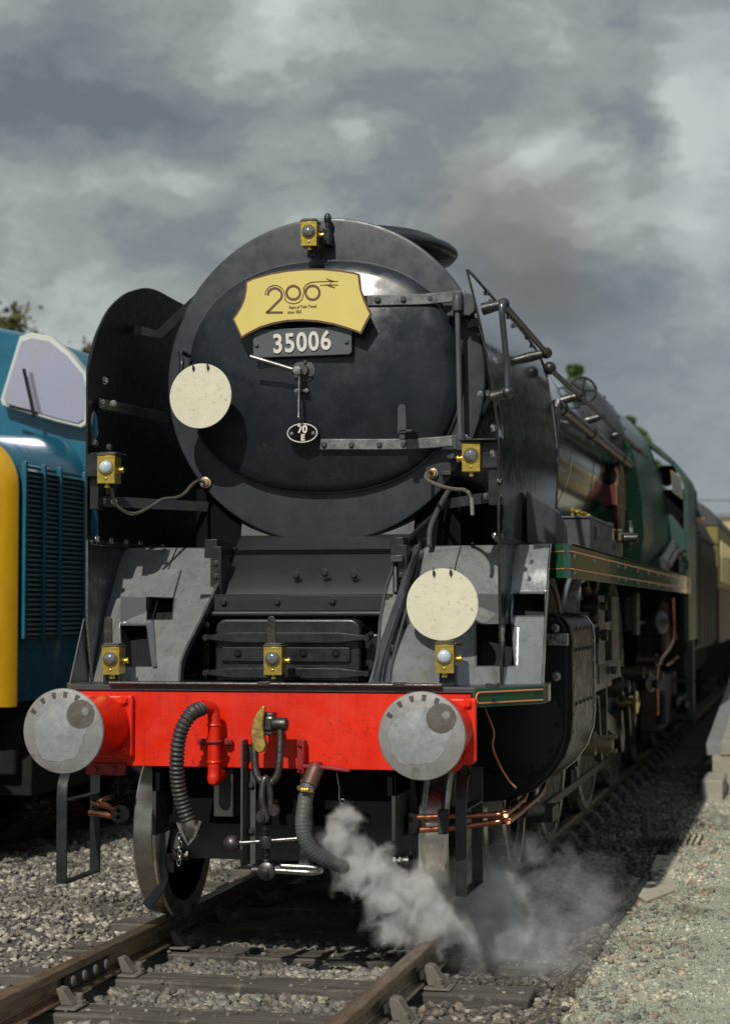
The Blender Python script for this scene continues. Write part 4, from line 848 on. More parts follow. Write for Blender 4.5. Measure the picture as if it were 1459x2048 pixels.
# bottom valance kick: front corner bolts
# ---- fixtures on the running board, right
g = G(); g.box(1.06, 1.32, 2.95, 4.3, 1.975, 2.17); MLB = g.build('lubricator_box', 'greyplate', LOCO, .006)
g = G(); g.box(1.05, 1.33, 2.94, 4.31, 2.17, 2.185); g.build('box_lid', 'greyplate', MLB, .004)
g = G()
for k in range(5): q = (1.16+.02*(k % 2), 3.4+.16*k, 2.20); g.lathe([(.012, 0), (.012, .03), (.022, .035), (.022, .05), (.008, .055)], q, (0, 0, 1), 10); g.ball((q[0]+.03, q[1], q[2]+.03), .014, 8)
g.build('oil_cap', 'brass', MLB)
g = G(); g.box(1.31, 1.33, 3.2, 3.3, 2.05, 2.13); g.build('hasp', 'dsteel', MLB, .003)
g = G(); g.box(1.10, 1.30, 4.75, 5.25, 1.975, 2.10); g.lathe([(.05, 0), (.05, .12), (.03, .13)], (1.22, 4.9, 2.1), (0, 0, 1), 14); g.lathe([(.04, 0), (.04, .10), (.02, .11)], (1.2, 5.1, 2.1), (0, 0, 1), 14); g.lathe([(.03, 0), (.03, .14)], (1.30, 4.9, 2.12), (1, 0, 0), 12); LB = g.build('lubricator', 'black', LOCO, .006)
g = G(); g.lathe([(.085, -.01), (.1, -.012), (.1, .012), (.085, .01), (.085, -.01)], (1.36, 5.15, 2.15), (1, .2, 0), 24); g.lathe([(.02, -.08), (.02, .02)], (1.36, 5.15, 2.15), (1, .2, 0), 10); g.build('lubricator_wheel', 'dsteel', LB)
g = G()
for k in range(5): g.lathe([(.012, 0), (.012, .06), (.02, .065), (.02, .08)], (1.14+.045*k, 4.78+.05*(k % 3), 2.10), (0, 0, 1), 8)
g.build('sight_feed', 'brassdull', LB)
g = G(); rows = []
for y, z in ((2.0, 1.98), (2.2, 2.40), (2.55, 2.44), (3.0, 2.25), (3.2, 2.05), (3.2, 1.98)): rows.append([(x, y, z) for x in (1.10, 1.16)])
q0_, q1_ = A(1057, 1085, X=1.10), A(1109, 1085, X=1.25)
g.loft([[(1.095, y, 1.976), (xo, y+dy, 1.976), (xo, y+dy, zo), (1.095, y, zi_)] for y, dy, xo, zo, zi_ in ((1.80, .10, 1.245, 2.17, 2.275), (1.90, .10, 1.26, 2.16, 2.27), (2.20, .08, 1.26, 2.10, 2.20), (2.42, .06, 1.24, 2.0, 2.08))]); SPC = g.build('steam_pipe_cover', 'greyplate', LOCO, .02, seg=3)
# ---- firebox side and cab
g = G(); fb = [(1.15, 1.98), (1.19, 2.3), (1.17, 2.7), (1.10, 3.05), (.98, 3.35), (.8, 3.58), (.55, 3.76), (.28, 3.86), (0, 3.9)]
full_ = fb+[(-x, z) for x, z in fb[-2::-1]]
def scl(k, sub=0): return [(x*k, 1.98+(z-1.98)*(k if z > 2.2 else 1)) for x, z in full_]
g.loft([[(x, y, z) for x, z in scl(k)] for y, k in ((8.9, .86), (9.0, .965), (11.7, 1.0))]); FBX = g.build('firebox', 'fbgreen', LOCO, ang=30)
CBY = 11.75
cabp = [(1.37, 1.30), (1.37, 2.95), (1.335, 3.04), (1.25, 3.16), (1.10, 3.30), (.95, 3.42), (.75, 3.56), (.5, 3.70), (.25, 3.80), (0, 3.83)]
cfull = cabp+[(-x, z) for x, z in cabp[-2::-1]]
ci = [(x*.975, z if z < 1.5 else z-.03) for x, z in cfull]
g = G(); n = len(cfull)
ring = lambda pp, y: [(x, y, z) for x, z in pp]
v = ring(cfull, CBY)+ring(cfull, CBY+1.75)+ring(ci, CBY)+ring(ci, CBY+1.75); f = []
for i in range(n-1): f += [(i, i+1, n+i+1, n+i), (2*n+i, 3*n+i, 3*n+i+1, 2*n+i+1), (i, 2*n+i, 2*n+i+1, i+1), (n+i, n+i+1, 3*n+i+1, 3*n+i)]
f += [(0, n, 3*n, 2*n), (n-1, 3*n-1, 4*n-1, 2*n-1)]
g.add(v, f); CAB = g.build('cab', 'cab', LOCO, ang=25)
# cab front with an opening for the spectacle window, right side
fr = [(1.355, 1.98), (1.355, 2.42), (1.22, 2.60), (1.0, 2.66), (.95, 2.6), (.95, 1.98)]
g = G(); g.prism(fr, 'y', CBY-.02, CBY+.02); g.build('cab_front', 'cab', CAB, .003); g = G(); g.prism([(-1.35, 1.98), (-1.35, 2.95), (-1.1, 3.28), (-.95, 3.38), (-.95, 1.98)], 'y', CBY-.02, CBY+.02); g.build('cab_front', 'cab', CAB, .003)
g = G(); g.box(.93, 1.34, CBY+.5, CBY+.52, 1.98, 2.9); g.box(-.95, .93, CBY+.4, CBY+.42, 1.98, 3.35); g.build('backhead', 'void', CAB)
w = [A(1340, 940, Y=CBY), A(1362, 955, Y=CBY), A(1365, 1000, Y=CBY), A(1344, 985, Y=CBY)]
g = G(); g.prism([(q[0], q[2]) for q in w], 'y', CBY-.03, CBY-.015); wf = g.build('spectacle_frame', 'brassdull', CAB, .004)
cen = (sum(q[0] for q in w)/4, sum(q[2] for q in w)/4); g = G(); g.prism([(cen[0]+(q[0]-cen[0])*.8, cen[1]+(q[2]-cen[1])*.85) for q in w], 'y', CBY-.036, CBY-.028); g.build('spectacle_glass', 'glass', wf)
g = G(); g.tube([(1.2, CBY-.15, 2.0), (1.15, CBY-1.2, 1.96), (1.18, CBY-1.9, 1.9)], .07, 14, smooth=3) if 0 else None
qa, qb = Vector(A(1322, 1130, X=1.22)), Vector(A(1350, 1080, X=1.22)); g.tube([qa, qb], .058, 14); g.lathe([(.085, -.12), (.08, .02)], qa, qb-qa, 16); g.build('reach_rod_cover', 'greyplate', LOCO)
g = G(); g.tube([Vector(A(1337, 1130, X=1.3)), Vector(A(1351, 1104, X=1.3))], .03, 10); g.lathe([(.05, 0), (.05, .1), (.03, .12), (.03, .22), (.07, .23), (.07, .26)], (1.3, 11.6, 1.98), (0, 0, 1), 12); g.build('injector_valve', 'dsteel', LOCO)
g = G(); g.lathe([(.03, 0), (.05, .02), (.03, .04)], A(1281, 893, Y=11.8), (0, 0, 1), 12); g.tube([(0.75+.06*math.cos(t), 11.9, 3.56+.06*math.sin(t)) for t in [math.pi*k/8 for k in range(9)]], .01, 6); g.build('roof_eye', 'black', CAB)
g = G(); g.strap([(1.375, CBY+.02, 1.25), (1.375, CBY+.02, 2.95)], .05, .012, (0, 1, 0)); g.strap([(1.375, CBY+1.73, 1.25), (1.375, CBY+1.73, 2.95)], .04, .012, (0, 1, 0)); g.build('cab_pillar', 'cab', CAB)
g = G(); g.box(1.30, 1.37, CBY+.8, CBY+1.15, .35, 1.3); g.box(1.1, 1.37, CBY+.75, CBY+1.2, .45, .47); g.box(1.1, 1.37, CBY+.75, CBY+1.2, .85, .87); g.build('cab_steps', 'blackmatt', CAB, .004)
# ---- cylinder, right and left
def cylinder(s):
    z0, z1, x1 = .58, 1.60, 1.315
    cs = [(.80, z1-.02), (1.18, z1), (1.27, z1-.02), (x1-.01, z1-.07), (x1, z1-.15), (x1, 1.02), (1.305, .92), (1.27, .82), (1.20, .72), (1.10, .64), (.98, .59), (.80, .57)]
    g = G(); g.loft([[(s*x, y, z) for x, z in cs] for y in (1.98, 3.15)]); C = g.build('cylinder_casing', 'cylpaint', LOCO, ang=50)
    g = G(); g.prism([(s*(x*.985), z) for x, z in cs], 'y', 1.92, 1.975); g.build('casing_front', 'void2', C, .006)
    for y in (1.985, 3.145):
        g = G(); g.tube([(s*(x+.003 if x > 1 else x), y, z-(.003 if z < .9 else 0)) for x, z in cs], .008, 6); g.build('casing_edge', 'steel' if y > 3 else 'dsteel', C)
    g = G(); g.lathe([(.295, 0), (.295, .03), (.27, .045), (.18, .09), (.05, .10), (.0, .10)], (s*.98, 1.92, 1.0), (0, -1, 0), 48); cc = g.build('cylinder_cover', 'void2', C)
    for k in range(12): a = 2*math.pi*k/12; bolt(cc, (s*.98+.272*math.cos(a), 1.88, 1.0+.272*math.sin(a)), (0, -1, 0), .013, 'void2')
    g = G(); g.lathe([(.10, 0), (.10, .06), (.075, .07), (.075, .12), (.03, .13)], (s*.72, 1.9, .98), (0, -1, 0), 24); g.build('relief_valve', 'dsteel', C)
    g = G(); g.lathe([(.17, 0), (.17, .10), (.10, .14)], (s*.95, 1.92, 1.42), (0, -1, 0), 32); g.build('valve_chest_cover', 'void2', C)
    if s > 0:
        for z in (1.52, 1.40, 1.10):
            for k in range(5): y = 2.2+.19*k; bolt(C, (x1+.001, y, z), (1, 0, 0), .009, 'dsteel', 'rivet')
        for z in (.95, 1.05, 1.2, 1.32, 1.44):
            for y in (2.05, 3.08): bolt(C, (x1-.003 if z < 1 else x1+.001, y, z), (1, 0, 0), .009, 'steel', 'rivet')
        g = G(); q = A(1125, 1280, X=1.30); g.box(1.20, 1.318, 1.80, 1.86, q[2]-.03, q[2]+.035); g.build('casing_clip', 'steel', C, .004)
        bolt(C, (1.24, 1.915, 1.26), (0, -1, 0), .018, 'steel'); bolt(C, (1.235, 1.915, 1.60-.08), (0, -1, 0), .018, 'steel')
    g = G(); g.tube([(s*1.0, 3.15, 1.02), (s*1.0, 4.6, 1.02)], .035, 14); g.lathe([(.12, 0), (.12, .06), (.06, .08), (.06, .16)], (s*1.0, 3.15, 1.02), (0, 1, 0), 20); g.build('piston_rod', 'steel', C)
    g = G(); g.lathe([(.075, 0), (.075, .14), (.055, .15), (.055, .24), (.03, .25)], (s*1.16, 3.35, .80), (s, 0, 0), 18)
    for a in range(4): t = math.pi/4+a*math.pi/2; g.lathe([(.012, 0), (.012, .05)], (s*1.38, 3.35+.06*math.cos(t), .80+.06*math.sin(t)), (s, 0, 0), 8)
    g.build('drain_cock', 'brassdull', C)
    return C
cylinder(1); cylinder(-1)
# ---- driving wheels (cast box type), bogie already built
AX = (4.95, 7.235, 9.52)
def driver(x, y, r, par):
    s = 1 if x > 0 else -1
    o = thing('driving_wheel', None, None, (x, y, r), world=False); o.parent = par; o.matrix_parent_inverse = Matrix.Translation(-Vector(par['at']))
    g = G(); g.lathe([(r-.075, -.068), (r+.018, -.070), (r+.030, -.062), (r+.030, -.050), (r+.012, -.040), (r+.002, -.030), (r-.004, .060), (r-.012, .070), (r-.075, .070), (r-.075, -.068)], (0, 0, 0), (s, 0, 0), 96)
    link('tyre', g.mesh('tyre', 'tyre', 25), o)
    g = G(); g.lathe([(.02, .10), (.20, .10), (.24, .06), (.30, .03), (r-.22, .02), (r-.15, .05), (r-.074, .055)], (0, 0, 0), (s, 0, 0), 64)
    for k in range(11):
        a = 2*math.pi*k/11; ca, sa = math.cos(a), math.sin(a)
        g.prism([(.26*ca-.10*sa, .26*sa+.10*ca), (.26*ca+.10*sa, .26*sa-.10*ca), ((r-.16)*ca+.05*sa, (r-.16)*sa-.05*ca), ((r-.16)*ca-.05*sa, (r-.16)*sa+.05*ca)], 'x', s*.02, s*.06)
    link('wheel_centre', g.mesh('wheel_centre', 'wheelgreen'), o, .012)
    g = G()
    for k in range(11):
        a = 2*math.pi*(k+.5)/11; g.lathe([(.062, 0), (.062, .006)], (s*.028, (r-.30)*math.cos(a), (r-.30)*math.sin(a)), (s, 0, 0), 14)
    link('lightening_hole', g.mesh('lightening_hole', 'void'), o)
    g = G(); g.lathe([(.11, 0), (.11, .20), (.07, .21)], (s*.06, 0, -.30), (s, 0, 0), 20); link('crank_pin', g.mesh('crank_pin', 'rod'), o)
    return o
for y in AX:
    for s in (-1, 1): driver(s*.752, y, .94, LOCO)
# coupling rods and connecting rod
ZC = .94-.30
g = G()
for i in (0, 1):
    g.prism([(AX[i], ZC-.07), (AX[i], ZC+.07), (AX[i+1], ZC+.07), (AX[i+1], ZC-.07)], 'x', .93, .98)
for y in AX: g.lathe([(.13, 0), (.13, .08)], (.915, y, ZC), (1, 0, 0), 24)
g.build('coupling_rod', 'rod', LOCO, .008)
g = G(); g.strap([(1.06, 7.235, ZC), (1.06, 4.75, 1.0)], .14, .05, (0, 0, 1)); g.lathe([(.17, 0), (.17, .10)], (1.01, 7.235, ZC), (1, 0, 0), 24); g.build('connecting_rod', 'rod', LOCO, .008)
g = G(); g.box(.93, 1.10, 4.5, 4.85, .86, 1.18); g.box(.96, 1.08, 3.3, 5.3, 1.20, 1.26); g.box(.96, 1.08, 3.3, 5.3, .80, .855); g.build('crosshead_slide', 'rod', LOCO, .008)
g = G(); g.strap([(1.15, 7.235, ZC), (1.17, 6.80, .98)], .10, .05, (0, 0, 1)); g.build('return_crank', 'rod', LOCO, .006)
q = A(1266, 1405, X=1.28); g = G(); g.lathe([(.035, -.14), (.035, -.02), (.085, -.02), (.088, .0), (.08, .012), (.045, .016), (.02, .025), (0, .027)], (q[0]+.02, q[1]+.02, q[2]), (1, 0, 0), 28); RCB = g.build('crank_bearing_cap', 'brass2', LOCO)
g = G(); g.strap([A(1235, 1370, X=1.18), A(1266, 1408, X=1.2)], .09, .05, (0, 0, 1)); g.build('crank_arm', 'rod', RCB, .006)
# slide-bar brackets and hanging links (upright bars seen behind the cylinder)
g = G()
for px, y0_, y1_, wpx in ((1199, 1225, 1335, 13), (1227, 1225, 1335, 13)):
    a, b = A(px-wpx/2, y1_, X=1.22), A(px+wpx/2, y0_, X=1.22); g.box(1.18, 1.23, a[1], b[1], a[2], b[2]+.12)
a, b = A(1193, 1330, X=1.22), A(1236, 1345, X=1.22); g.box(1.17, 1.235, a[1], b[1], b[2]-.03, a[2]); MB_ = g.build('motion_bracket', 'rodgrey', LOCO, .006)
g = G()
for (xa, ya), (xb, yb), w_ in (((1160, 1262), (1216, 1250), .06), ((1172, 1360), (1215, 1345), .18), ((1205, 1350), (1207, 1500), .05), ((1232, 1340), (1243, 1400), .04), ((1190, 1400), (1196, 1520), .05)):
    g.strap([A(xa, ya, X=1.2), A(xb, yb, X=1.2)], w_, .05, (0, 0, 1) if abs(ya-yb) < 40 else (0, 1, 0))
g.build('valve_rod', 'rod', MB_, .005)
for px, py, r, L in ((1180, 1270, .055, .22), (1178, 1212, .04, .12), (1228, 1372, .07, .20), (1240, 1382, .05, .22), (1200, 1340, .04, .14), (1272, 1345, .05, .2), (1298, 1320, .06, .18)):
    q = A(px, py, X=1.18); g = G(); g.lathe([(r, -L), (r, 0), (r*.7, .01), (r*.7, .05), (r*.3, .055)], (q[0]+.06, q[1], q[2]), (1, 0, 0), 18); o_ = g.build('pin_joint', 'rod', MB_)
g = G(); g.tube([A(1168, 1170, X=1.15), A(1172, 1195, X=1.15), A(1184, 1212, X=1.18), A(1185, 1240, X=1.2)], .026, 10, smooth=4); g.build('lubricating_pipe', 'copperold', MB_); g = G(); g.tube([A(1190, 1175, X=1.1), A(1178, 1200, X=1.1), A(1172, 1222, X=1.1)], .012, 8, smooth=3); g.build('lubricating_pipe', 'copperold', MB_)
# oval hanging reservoir, expansion link and weighshaft details further back
g = G(); a = A(1262, 1200, X=1.05); b = A(1262, 1262, X=1.05); g.box(.98, 1.10, a[1]-.2, a[1]+.25, b[2], a[2]+.05); g.build('expansion_link', 'dsteel', LOCO, .03)
g = G(); a = A(1270, 1185, X=1.15); b = A(1272, 1270, X=1.15); g.box(1.12, 1.17, a[1]-.10, a[1]+.15, b[2], a[2]); g.build('lifting_link', 'rodgrey', LOCO, .01)
q = Vector(A(1312, 1245, X=1.2)); g = G(); g.lathe([(.04, -.12), (.10, -.10), (.11, .05), (.06, .10), (.02, .11)], q, (.9, -.4, .1), 20); g.tube([q+Vector((-.1, 0, 0)), A(1275, 1245, X=1.1)], .012, 6); g.tube([q, A(1316, 1215, X=1.2), A(1328, 1190, X=1.25)], .016, 8); g.build('oil_reservoir', 'dsteel', LOCO)
g = G(); g.tube([A(1345, 1195, X=1.3), A(1346, 1270, X=1.3), A(1338, 1295, X=1.3), A(1315, 1335, X=1.28), A(1313, 1430, X=1.26)], .016, 8, smooth=4); g.tube([A(1350, 1200, X=1.2), A(1350, 1310, X=1.2), A(1330, 1330, X=1.2), A(1355, 1313, X=1.2)], .012, 8, smooth=3); g.build('injector_pipe', 'copper', LOCO)
g = G(); a, b = A(1330, 1205, X=1.15), A(1340, 1300, X=1.15); g.box(1.1, 1.16, a[1], b[1], b[2], a[2]); g.build('ashpan_side', 'oxide', LOCO, .01)
for px, py in ((1292, 1365), (1300, 1350), (1352, 1405), (1362, 1400)): q = Vector(A(px, py, X=1.2)); g = G(); g.lathe([(.05, -.1), (.08, -.05), (.08, .05), (.04, .08), (.04, .14)], q, (.8, -.5, -.1), 16); g.build('injector_body', 'dsteel', LOCO)
g = G(); a = A(1318, 1395, X=1.15); 
g.tube([Vector(A(1320, 1385, X=1.2)).lerp(Vector(A(1322, 1445, X=1.2)), k/90) for k in range(91)], .05, 10, radii=lambda t: .05+.014*math.sin(t*70)); g.build('trailing_spring', 'blackmatt', LOCO, ang=60)
g = G(); g.box(.95, 1.15, 10.7, 13.2, .42, .95); g.build('trailing_truck', 'truckred', LOCO, .02)
for s in (-1, 1): wheel(s*.75, 12.2, .56, 9, LOCO, 'trailing_wheel')
# brake hangers and sand pipes between the drivers
for y in (4.05, 6.1, 8.4):
    g = G(); g.strap([(.80, y, 1.15), (.82, y+.05, .70), (.80, y+.10, .30)], .08, .035, (0, 1, 0)); g.box(.72, .84, y+.12, y+.20, .45, .80); g.build('brake_hanger', 'rodgrey', LOCO, .006)
for y in (3.85, 6.25): g = G(); g.tube([(.70, y, 1.1), (.72, y+.05, .6), (.75, y+.12, .2), (.76, y+.3, .08)], .016, 8, smooth=4); g.build('sand_pipe', 'dsteel', LOCO)
g = G(); g.strap([(.82, 4.1, .28), (.82, 10.6, .28)], .06, .02, (0, 0, 1)); g.box(.70, .95, 4.0, 4.3, .24, .34); g.build('brake_pull_rod', 'rodgrey', LOCO, .004)
# ---- copper delivery pipes in front of the bogie wheels
def cop(pp, r, name='copper_pipe', m='copper', par=None): g = G(); g.tube(pp, r, 12, smooth=5); return g.build(name, m, par or LOCO)
CPS = cop([A(833, 1635, Y=.80), A(900, 1633, Y=.84), A(1000, 1629, Y=.90), A(1012, 1627, Y=.92), A(1036, 1608, X=1.0), A(1050, 1590, X=1.0), A(1056, 1550, X=1.0), A(1072, 1548, X=1.0)], .0155)
cop([A(838, 1660, Y=.80), A(900, 1656, Y=.84), A(1000, 1643, Y=.90), A(1020, 1640, Y=.93), A(1055, 1612, X=1.02), A(1082, 1586, X=1.02), A(1090, 1560, X=1.02), A(1096, 1532, X=1.02)], .0155, par=CPS)
cop([A(968, 1414, Y=.9), A(986, 1462, Y=.9), A(984, 1492, Y=.9), A(998, 1530, Y=.95), A(1016, 1560, Y=1.0), A(1032, 1577, Y=1.0)], .0065, par=CPS)
for px, py in ((1010, 1622), (1028, 1606)): q = Vector(A(px, py+8, X=1.0)); g = G(); x, y, z = basis((.1, .9, -.3)); g.tube([q+.036*math.cos(t)*x*.8+.044*math.sin(t)*y for t in [2*math.pi*j/14 for j in range(15)]], .004, 6); g.build('pipe_tie', 'copper', CPS)
q = Vector(A(824, 1650, Y=.79)); g = G(); g.lathe([(.052, 0), (.054, .01), (.054, .03), (.045, .034)], q+Vector((-.0, .04, 0)), (-.6, -1, .1), 22); pf = g.build('pipe_flange', 'dark', CPS)
for dx, dz in ((.0, .026), (.01, -.024)): g = G(); g.lathe([(.013, 0), (.013, .02)], q+Vector((dx, .02, dz)), (-.6, -1, .1), 12); g.build('pipe_mouth', 'void', pf)
a = P3(884, 1644, .80); g = G(); g.box(a[0]-.022, a[0]+.025, a[1]-.01, a[1]+.05, a[2]-.06, a[2]+.06); g.tube([a, (a[0], a[1]+.05, a[2]+.15)], .01, 6); g.build('pipe_saddle', 'blackmatt', CPS, .004)
cl2 = cop([A(232, 1620, Y=.85), A(215, 1612, Y=.85), A(185, 1606, Y=.9)], .0155); cop([A(236, 1636, Y=.85), A(215, 1630, Y=.85), A(180, 1626, Y=.9)], .0155, par=cl2); cop([A(240, 1590, Y=.95), A(205, 1600, Y=.9), A(185, 1612, Y=.9)], .012, par=cl2)
q = Vector(A(236, 1628, Y=.83)); g = G(); g.lathe([(.045, 0), (.047, .01), (.045, .03)], q+Vector((0, .03, 0)), (.5, -1, 0), 20); pf = g.build('pipe_flange', 'dsteel', cl2)
for dx, dz in ((-.006, .018), (-.006, -.016)): g = G(); g.lathe([(.011, 0), (.011, .02)], q+Vector((dx, .015, dz)), (.5, -1, 0), 12); g.build('pipe_mouth', 'void', pf)
g = G(); g.tube([A(240, 1540, Y=.9), A(240, 1590, Y=.9)], .014, 8); g.lathe([(.04, -.04), (.05, 0), (.04, .04)], A(262, 1600, Y=1.0), (0, 1, 0), 14); g.tube([A(225, 1592, Y=.9), A(262, 1604, Y=1.)], .02, 8); g.build('pipe_hanger', 'dark', cl2)
# sander / cylinder drain nozzle with water
g = G(); g.tube([A(1040, 1620, X=.95), A(1075, 1618, X=.95)], .045, 12); g.build('drain_manifold', 'blackmatt', LOCO)
# lamp cables
g = G(); g.tube([A(px, py, Y=y) for px, py, y in ((408, 964, 1.60), (395, 962, 1.56), (382, 972, 1.48), (368, 988, 1.38), (350, 996, 1.30), (325, 999, 1.22), (300, 1014, 1.12), (272, 1027, 1.02), (248, 1022, .95), (230, 1005, .90), (222, 975, .86))], .0095, 8, smooth=5); CBL = g.build('lamp_cable', 'cablegrey', LOCO)
g = G(); g.lathe([(.030, 0), (.032, .012), (.022, .016), (.02, .03)], A(412, 965, Y=1.645), (0, -1, 0), 20); g.build('cable_gland', 'coppergland', CBL)
g = G(); g.tube([A(px, py, Y=y) for px, py, y in ((864, 946, 1.62), (856, 944, 1.57), (851, 952, 1.52), (858, 962, 1.46), (880, 972, 1.35), (905, 978, 1.2), (928, 980, 1.1), (940, 990, 1.02), (943, 1005, .98), (944, 1030, .97))], .0105, 8, smooth=5); CBR = g.build('lamp_cable', 'cablebright', LOCO)
g = G(); g.lathe([(.026, 0), (.028, .012), (.02, .016), (.018, .03)], A(866, 947, Y=1.645), (0, -1, 0), 20); g.build('cable_gland', 'coppergland', CBR)
g = G(); q = A(882, 947, Y=1.62); g.box(q[0], q[0]+.06, 1.58, 1.65, q[2]-.012, q[2]+.012); g.build('cable_clip', 'dsteel', CBR, .003)
# lamp irons on the beam
for px, y0_, y1_, Y in ((216, 1233, 1300, .66), (542, 1232, 1300, .66)): lampiron(px, y0_, y1_, 18, Y)
lampiron(650, 432, 470, 0.1, 1.55) if 0 else None
q = A(655, 470, Y=1.60); g = G(); g.box(q[0]-.025, q[0]+.02, 1.56, 1.70, q[2]-.06, q[2]+.03); g.ball((q[0]-.0, 1.60, q[2]+.09), .022, 10, (1, 1, 1.5)); g.tube([(q[0], 1.6, q[2]), (q[0], 1.6, q[2]+.09)], .014, 8); g.strap([(q[0]-.07, 1.52, q[2]-.02), (q[0], 1.6, q[2]-.0)], .05, .012); g.build('top_lamp_iron', 'black', SMB, .004)
# ================================================================== lamps (six)
def make_lamp(label, lens):
    t = thing('marker_lamp', label, 'lamp', (0, 0, 0), 'brass marker lamps on the engine front', world=False)
    g = G(); g.box(-.046, .046, .004, .125, -.07, .072); link('lamp_body', g.mesh('lamp_body', 'brass'), t, .003)
    g = G(); g.box(-.047, .047, 0, .005, -.072, .072); link('face_plate', g.mesh('face_plate', 'brass'), t, .0015)
    g = G(); g.box(-.05, .05, -.004, .13, .073, .082); g.box(-.042, .042, .01, .11, .082, .092); link('lamp_cap', g.mesh('lamp_cap', 'blackbrass'), t, .003)
    g = G(); g.lathe([(.041, 0), (.041, .006), (.036, .010), (.0345, .006)], (0, 0, .012), (0, -1, 0), 36); link('lens_rim', g.mesh('lens_rim', 'brass'), t)
    g = G(); g.lathe([(.0355, 0), (.0345, .006), (.030, .013), (.022, .019), (.012, .0225), (0, .0235)], (0, -.002, .012), (0, -1, 0), 36); link('lens', g.mesh('lens', lens, 60), t)
    g = G(); g.lathe([(.018, 0), (.018, .01), (.012, .014), (.012, .022), (.017, .024), (.017, .032), (.006, .036)], (.046, .06, .0), (1, 0, 0), 16); link('side_knob', g.mesh('side_knob', 'brass'), t)
    g = G(); g.lathe([(.007, 0), (.007, .004), (.003, .007)], (0, 0, -.047), (0, -1, 0), 12); link('face_screw', g.mesh('face_screw', 'brass'), t)
    g = G(); g.lathe([(.012, 0), (.012, .012), (.016, .014), (.016, .022), (.008, .026)], (0, .03, -.07), (0, 0, -1), 12); link('cable_socket', g.mesh('cable_socket', 'brass'), t)
    g = G(); g.box(-.022, .026, .07, .11, -.125, -.07); link('lamp_foot', g.mesh('lamp_foot', 'black'), t, .002)
    return t
def copy_lamp(src, label, lens):
    r = src.copy(); COL.objects.link(r); r['label'] = label
    for ch in list(src.children):
        c = ch.copy(); COL.objects.link(c); c.parent = r
        if ch.name.startswith('lens') and not ch.name.startswith('lens_rim'): c.data = ch.data.copy(); c.data.materials.clear(); c.data.materials.append(M[lens])
    return r
L0 = make_lamp('small brass lamp with a grey lens on top of the smokebox front', 'lens')
LAMPS = [(L0, 617, 467, 1.46, .93)]
for lab, lens, px, py, Y, sc in (('small brass lamp with a bright lens inside the left smoke deflector', 'lenswhite', 212, 939, .80, 1.0), ('small brass lamp hanging beside the right smoke deflector edge', 'lens', 941, 915, .86, .97),
    ('small brass lamp on the left end of the red buffer beam', 'lens', 221, 1322, .63, .97), ('small brass lamp at the middle of the buffer beam before the black cover', 'lens', 545, 1322, .63, .97), ('small brass lamp with pale blue lens below the lower round disc', 'lenswhite', 888, 1318, .63, .97)):
    LAMPS.append((copy_lamp(L0, lab, lens), px, py, Y, sc))
for o, px, py, Y, sc in LAMPS:
    q = A(px, py, Y=Y); o.location = q; o.scale = (sc, sc, sc); o.rotation_euler = (0, 0, R(4))
o = LAMPS[2][0]
for c in o.children:
    if c.name.startswith('side_knob'): c.data = c.data.copy(); c.data.transform(Matrix.Diagonal((-1, 1, 1, 1)))
    if c.name.startswith('lamp_foot'): c.scale = (.5, .5, .3)
for px, y, Y in ((222, 1368, .70), (548, 1368, .70), (893, 1368, .70)):
    q = A(px, y, Y=Y); g = G(); g.box(q[0]-.035, q[0]+.045, Y-.02, Y+.05, ZF, ZF+.10); g.build('lamp_socket', 'black', LOCO, .004)
g = G(); q = A(893, 1290, Y=.66); g.box(q[0]-.045, q[0]+.045, .64, .84, q[2]-.004, q[2]+.01); g.build('disc_clip', 'oxide', LOCO, .002)
g = G(); q = LAMPS[1][0].location; g.box(q.x-.07, q.x+.06, .80, .95, q.z+.080, q.z+.088); g.box(-1.08, q.x-.05, .86, .95, q.z-.03, q.z+.088); g.build('lamp_shelf', 'black', DL, .002)
q = LAMPS[2][0].location; g = G(); g.box(q.x-.06, 1.08, .84, .95, q.z+.084, q.z+.092); g.box(q.x+.05, 1.08, .90, .95, q.z-.05, q.z+.08); g.build('lamp_shelf', 'black', DR, .002)
# ================================================================== discs
def disc(label, px, py, Y, r, yaw, m='cream'):
    q = A(px, py, Y=Y); t = thing('headcode_disc', label, 'disc', q, 'white discs on the engine front', world=False); t.rotation_euler = (R(-2), 0, R(yaw))
    g = G(); g.lathe([(0, -.003), (r-.002, -.003), (r, 0), (r-.002, .003), (0, .003)], (0, 0, 0), (0, -1, 0), 96); link('disc_plate', g.mesh('disc_plate', m, 25), t)
    for s in (-.25, .22):
        z = math.sqrt(1-s*s)*r-.012; g = G(); g.tube([(s*r, .010, z+.012), (s*r, 0, z+.020), (s*r, -.010, z+.008), (s*r+.004, -.008, z-.025)], .0035, 6, smooth=4); g.tube([(s*r+.004+.006*math.cos(a), -.007, z-.008+.011*math.sin(a)) for a in [2*math.pi*k/12 for k in range(13)]], .0025, 5); link('disc_hook', g.mesh('disc_hook', 'dsteel'), t)
    g = G(); g.box(-.02, .02, .003, .02, -.06, r); link('disc_back', g.mesh('disc_back', 'dsteel'), t)
disc('round off-white disc hanging at the left of the smokebox door', 401, 792, 1.33, .1775, -3)
disc('round off-white disc standing above the right buffer and lamp', 884, 1209, .84, .180, 4)
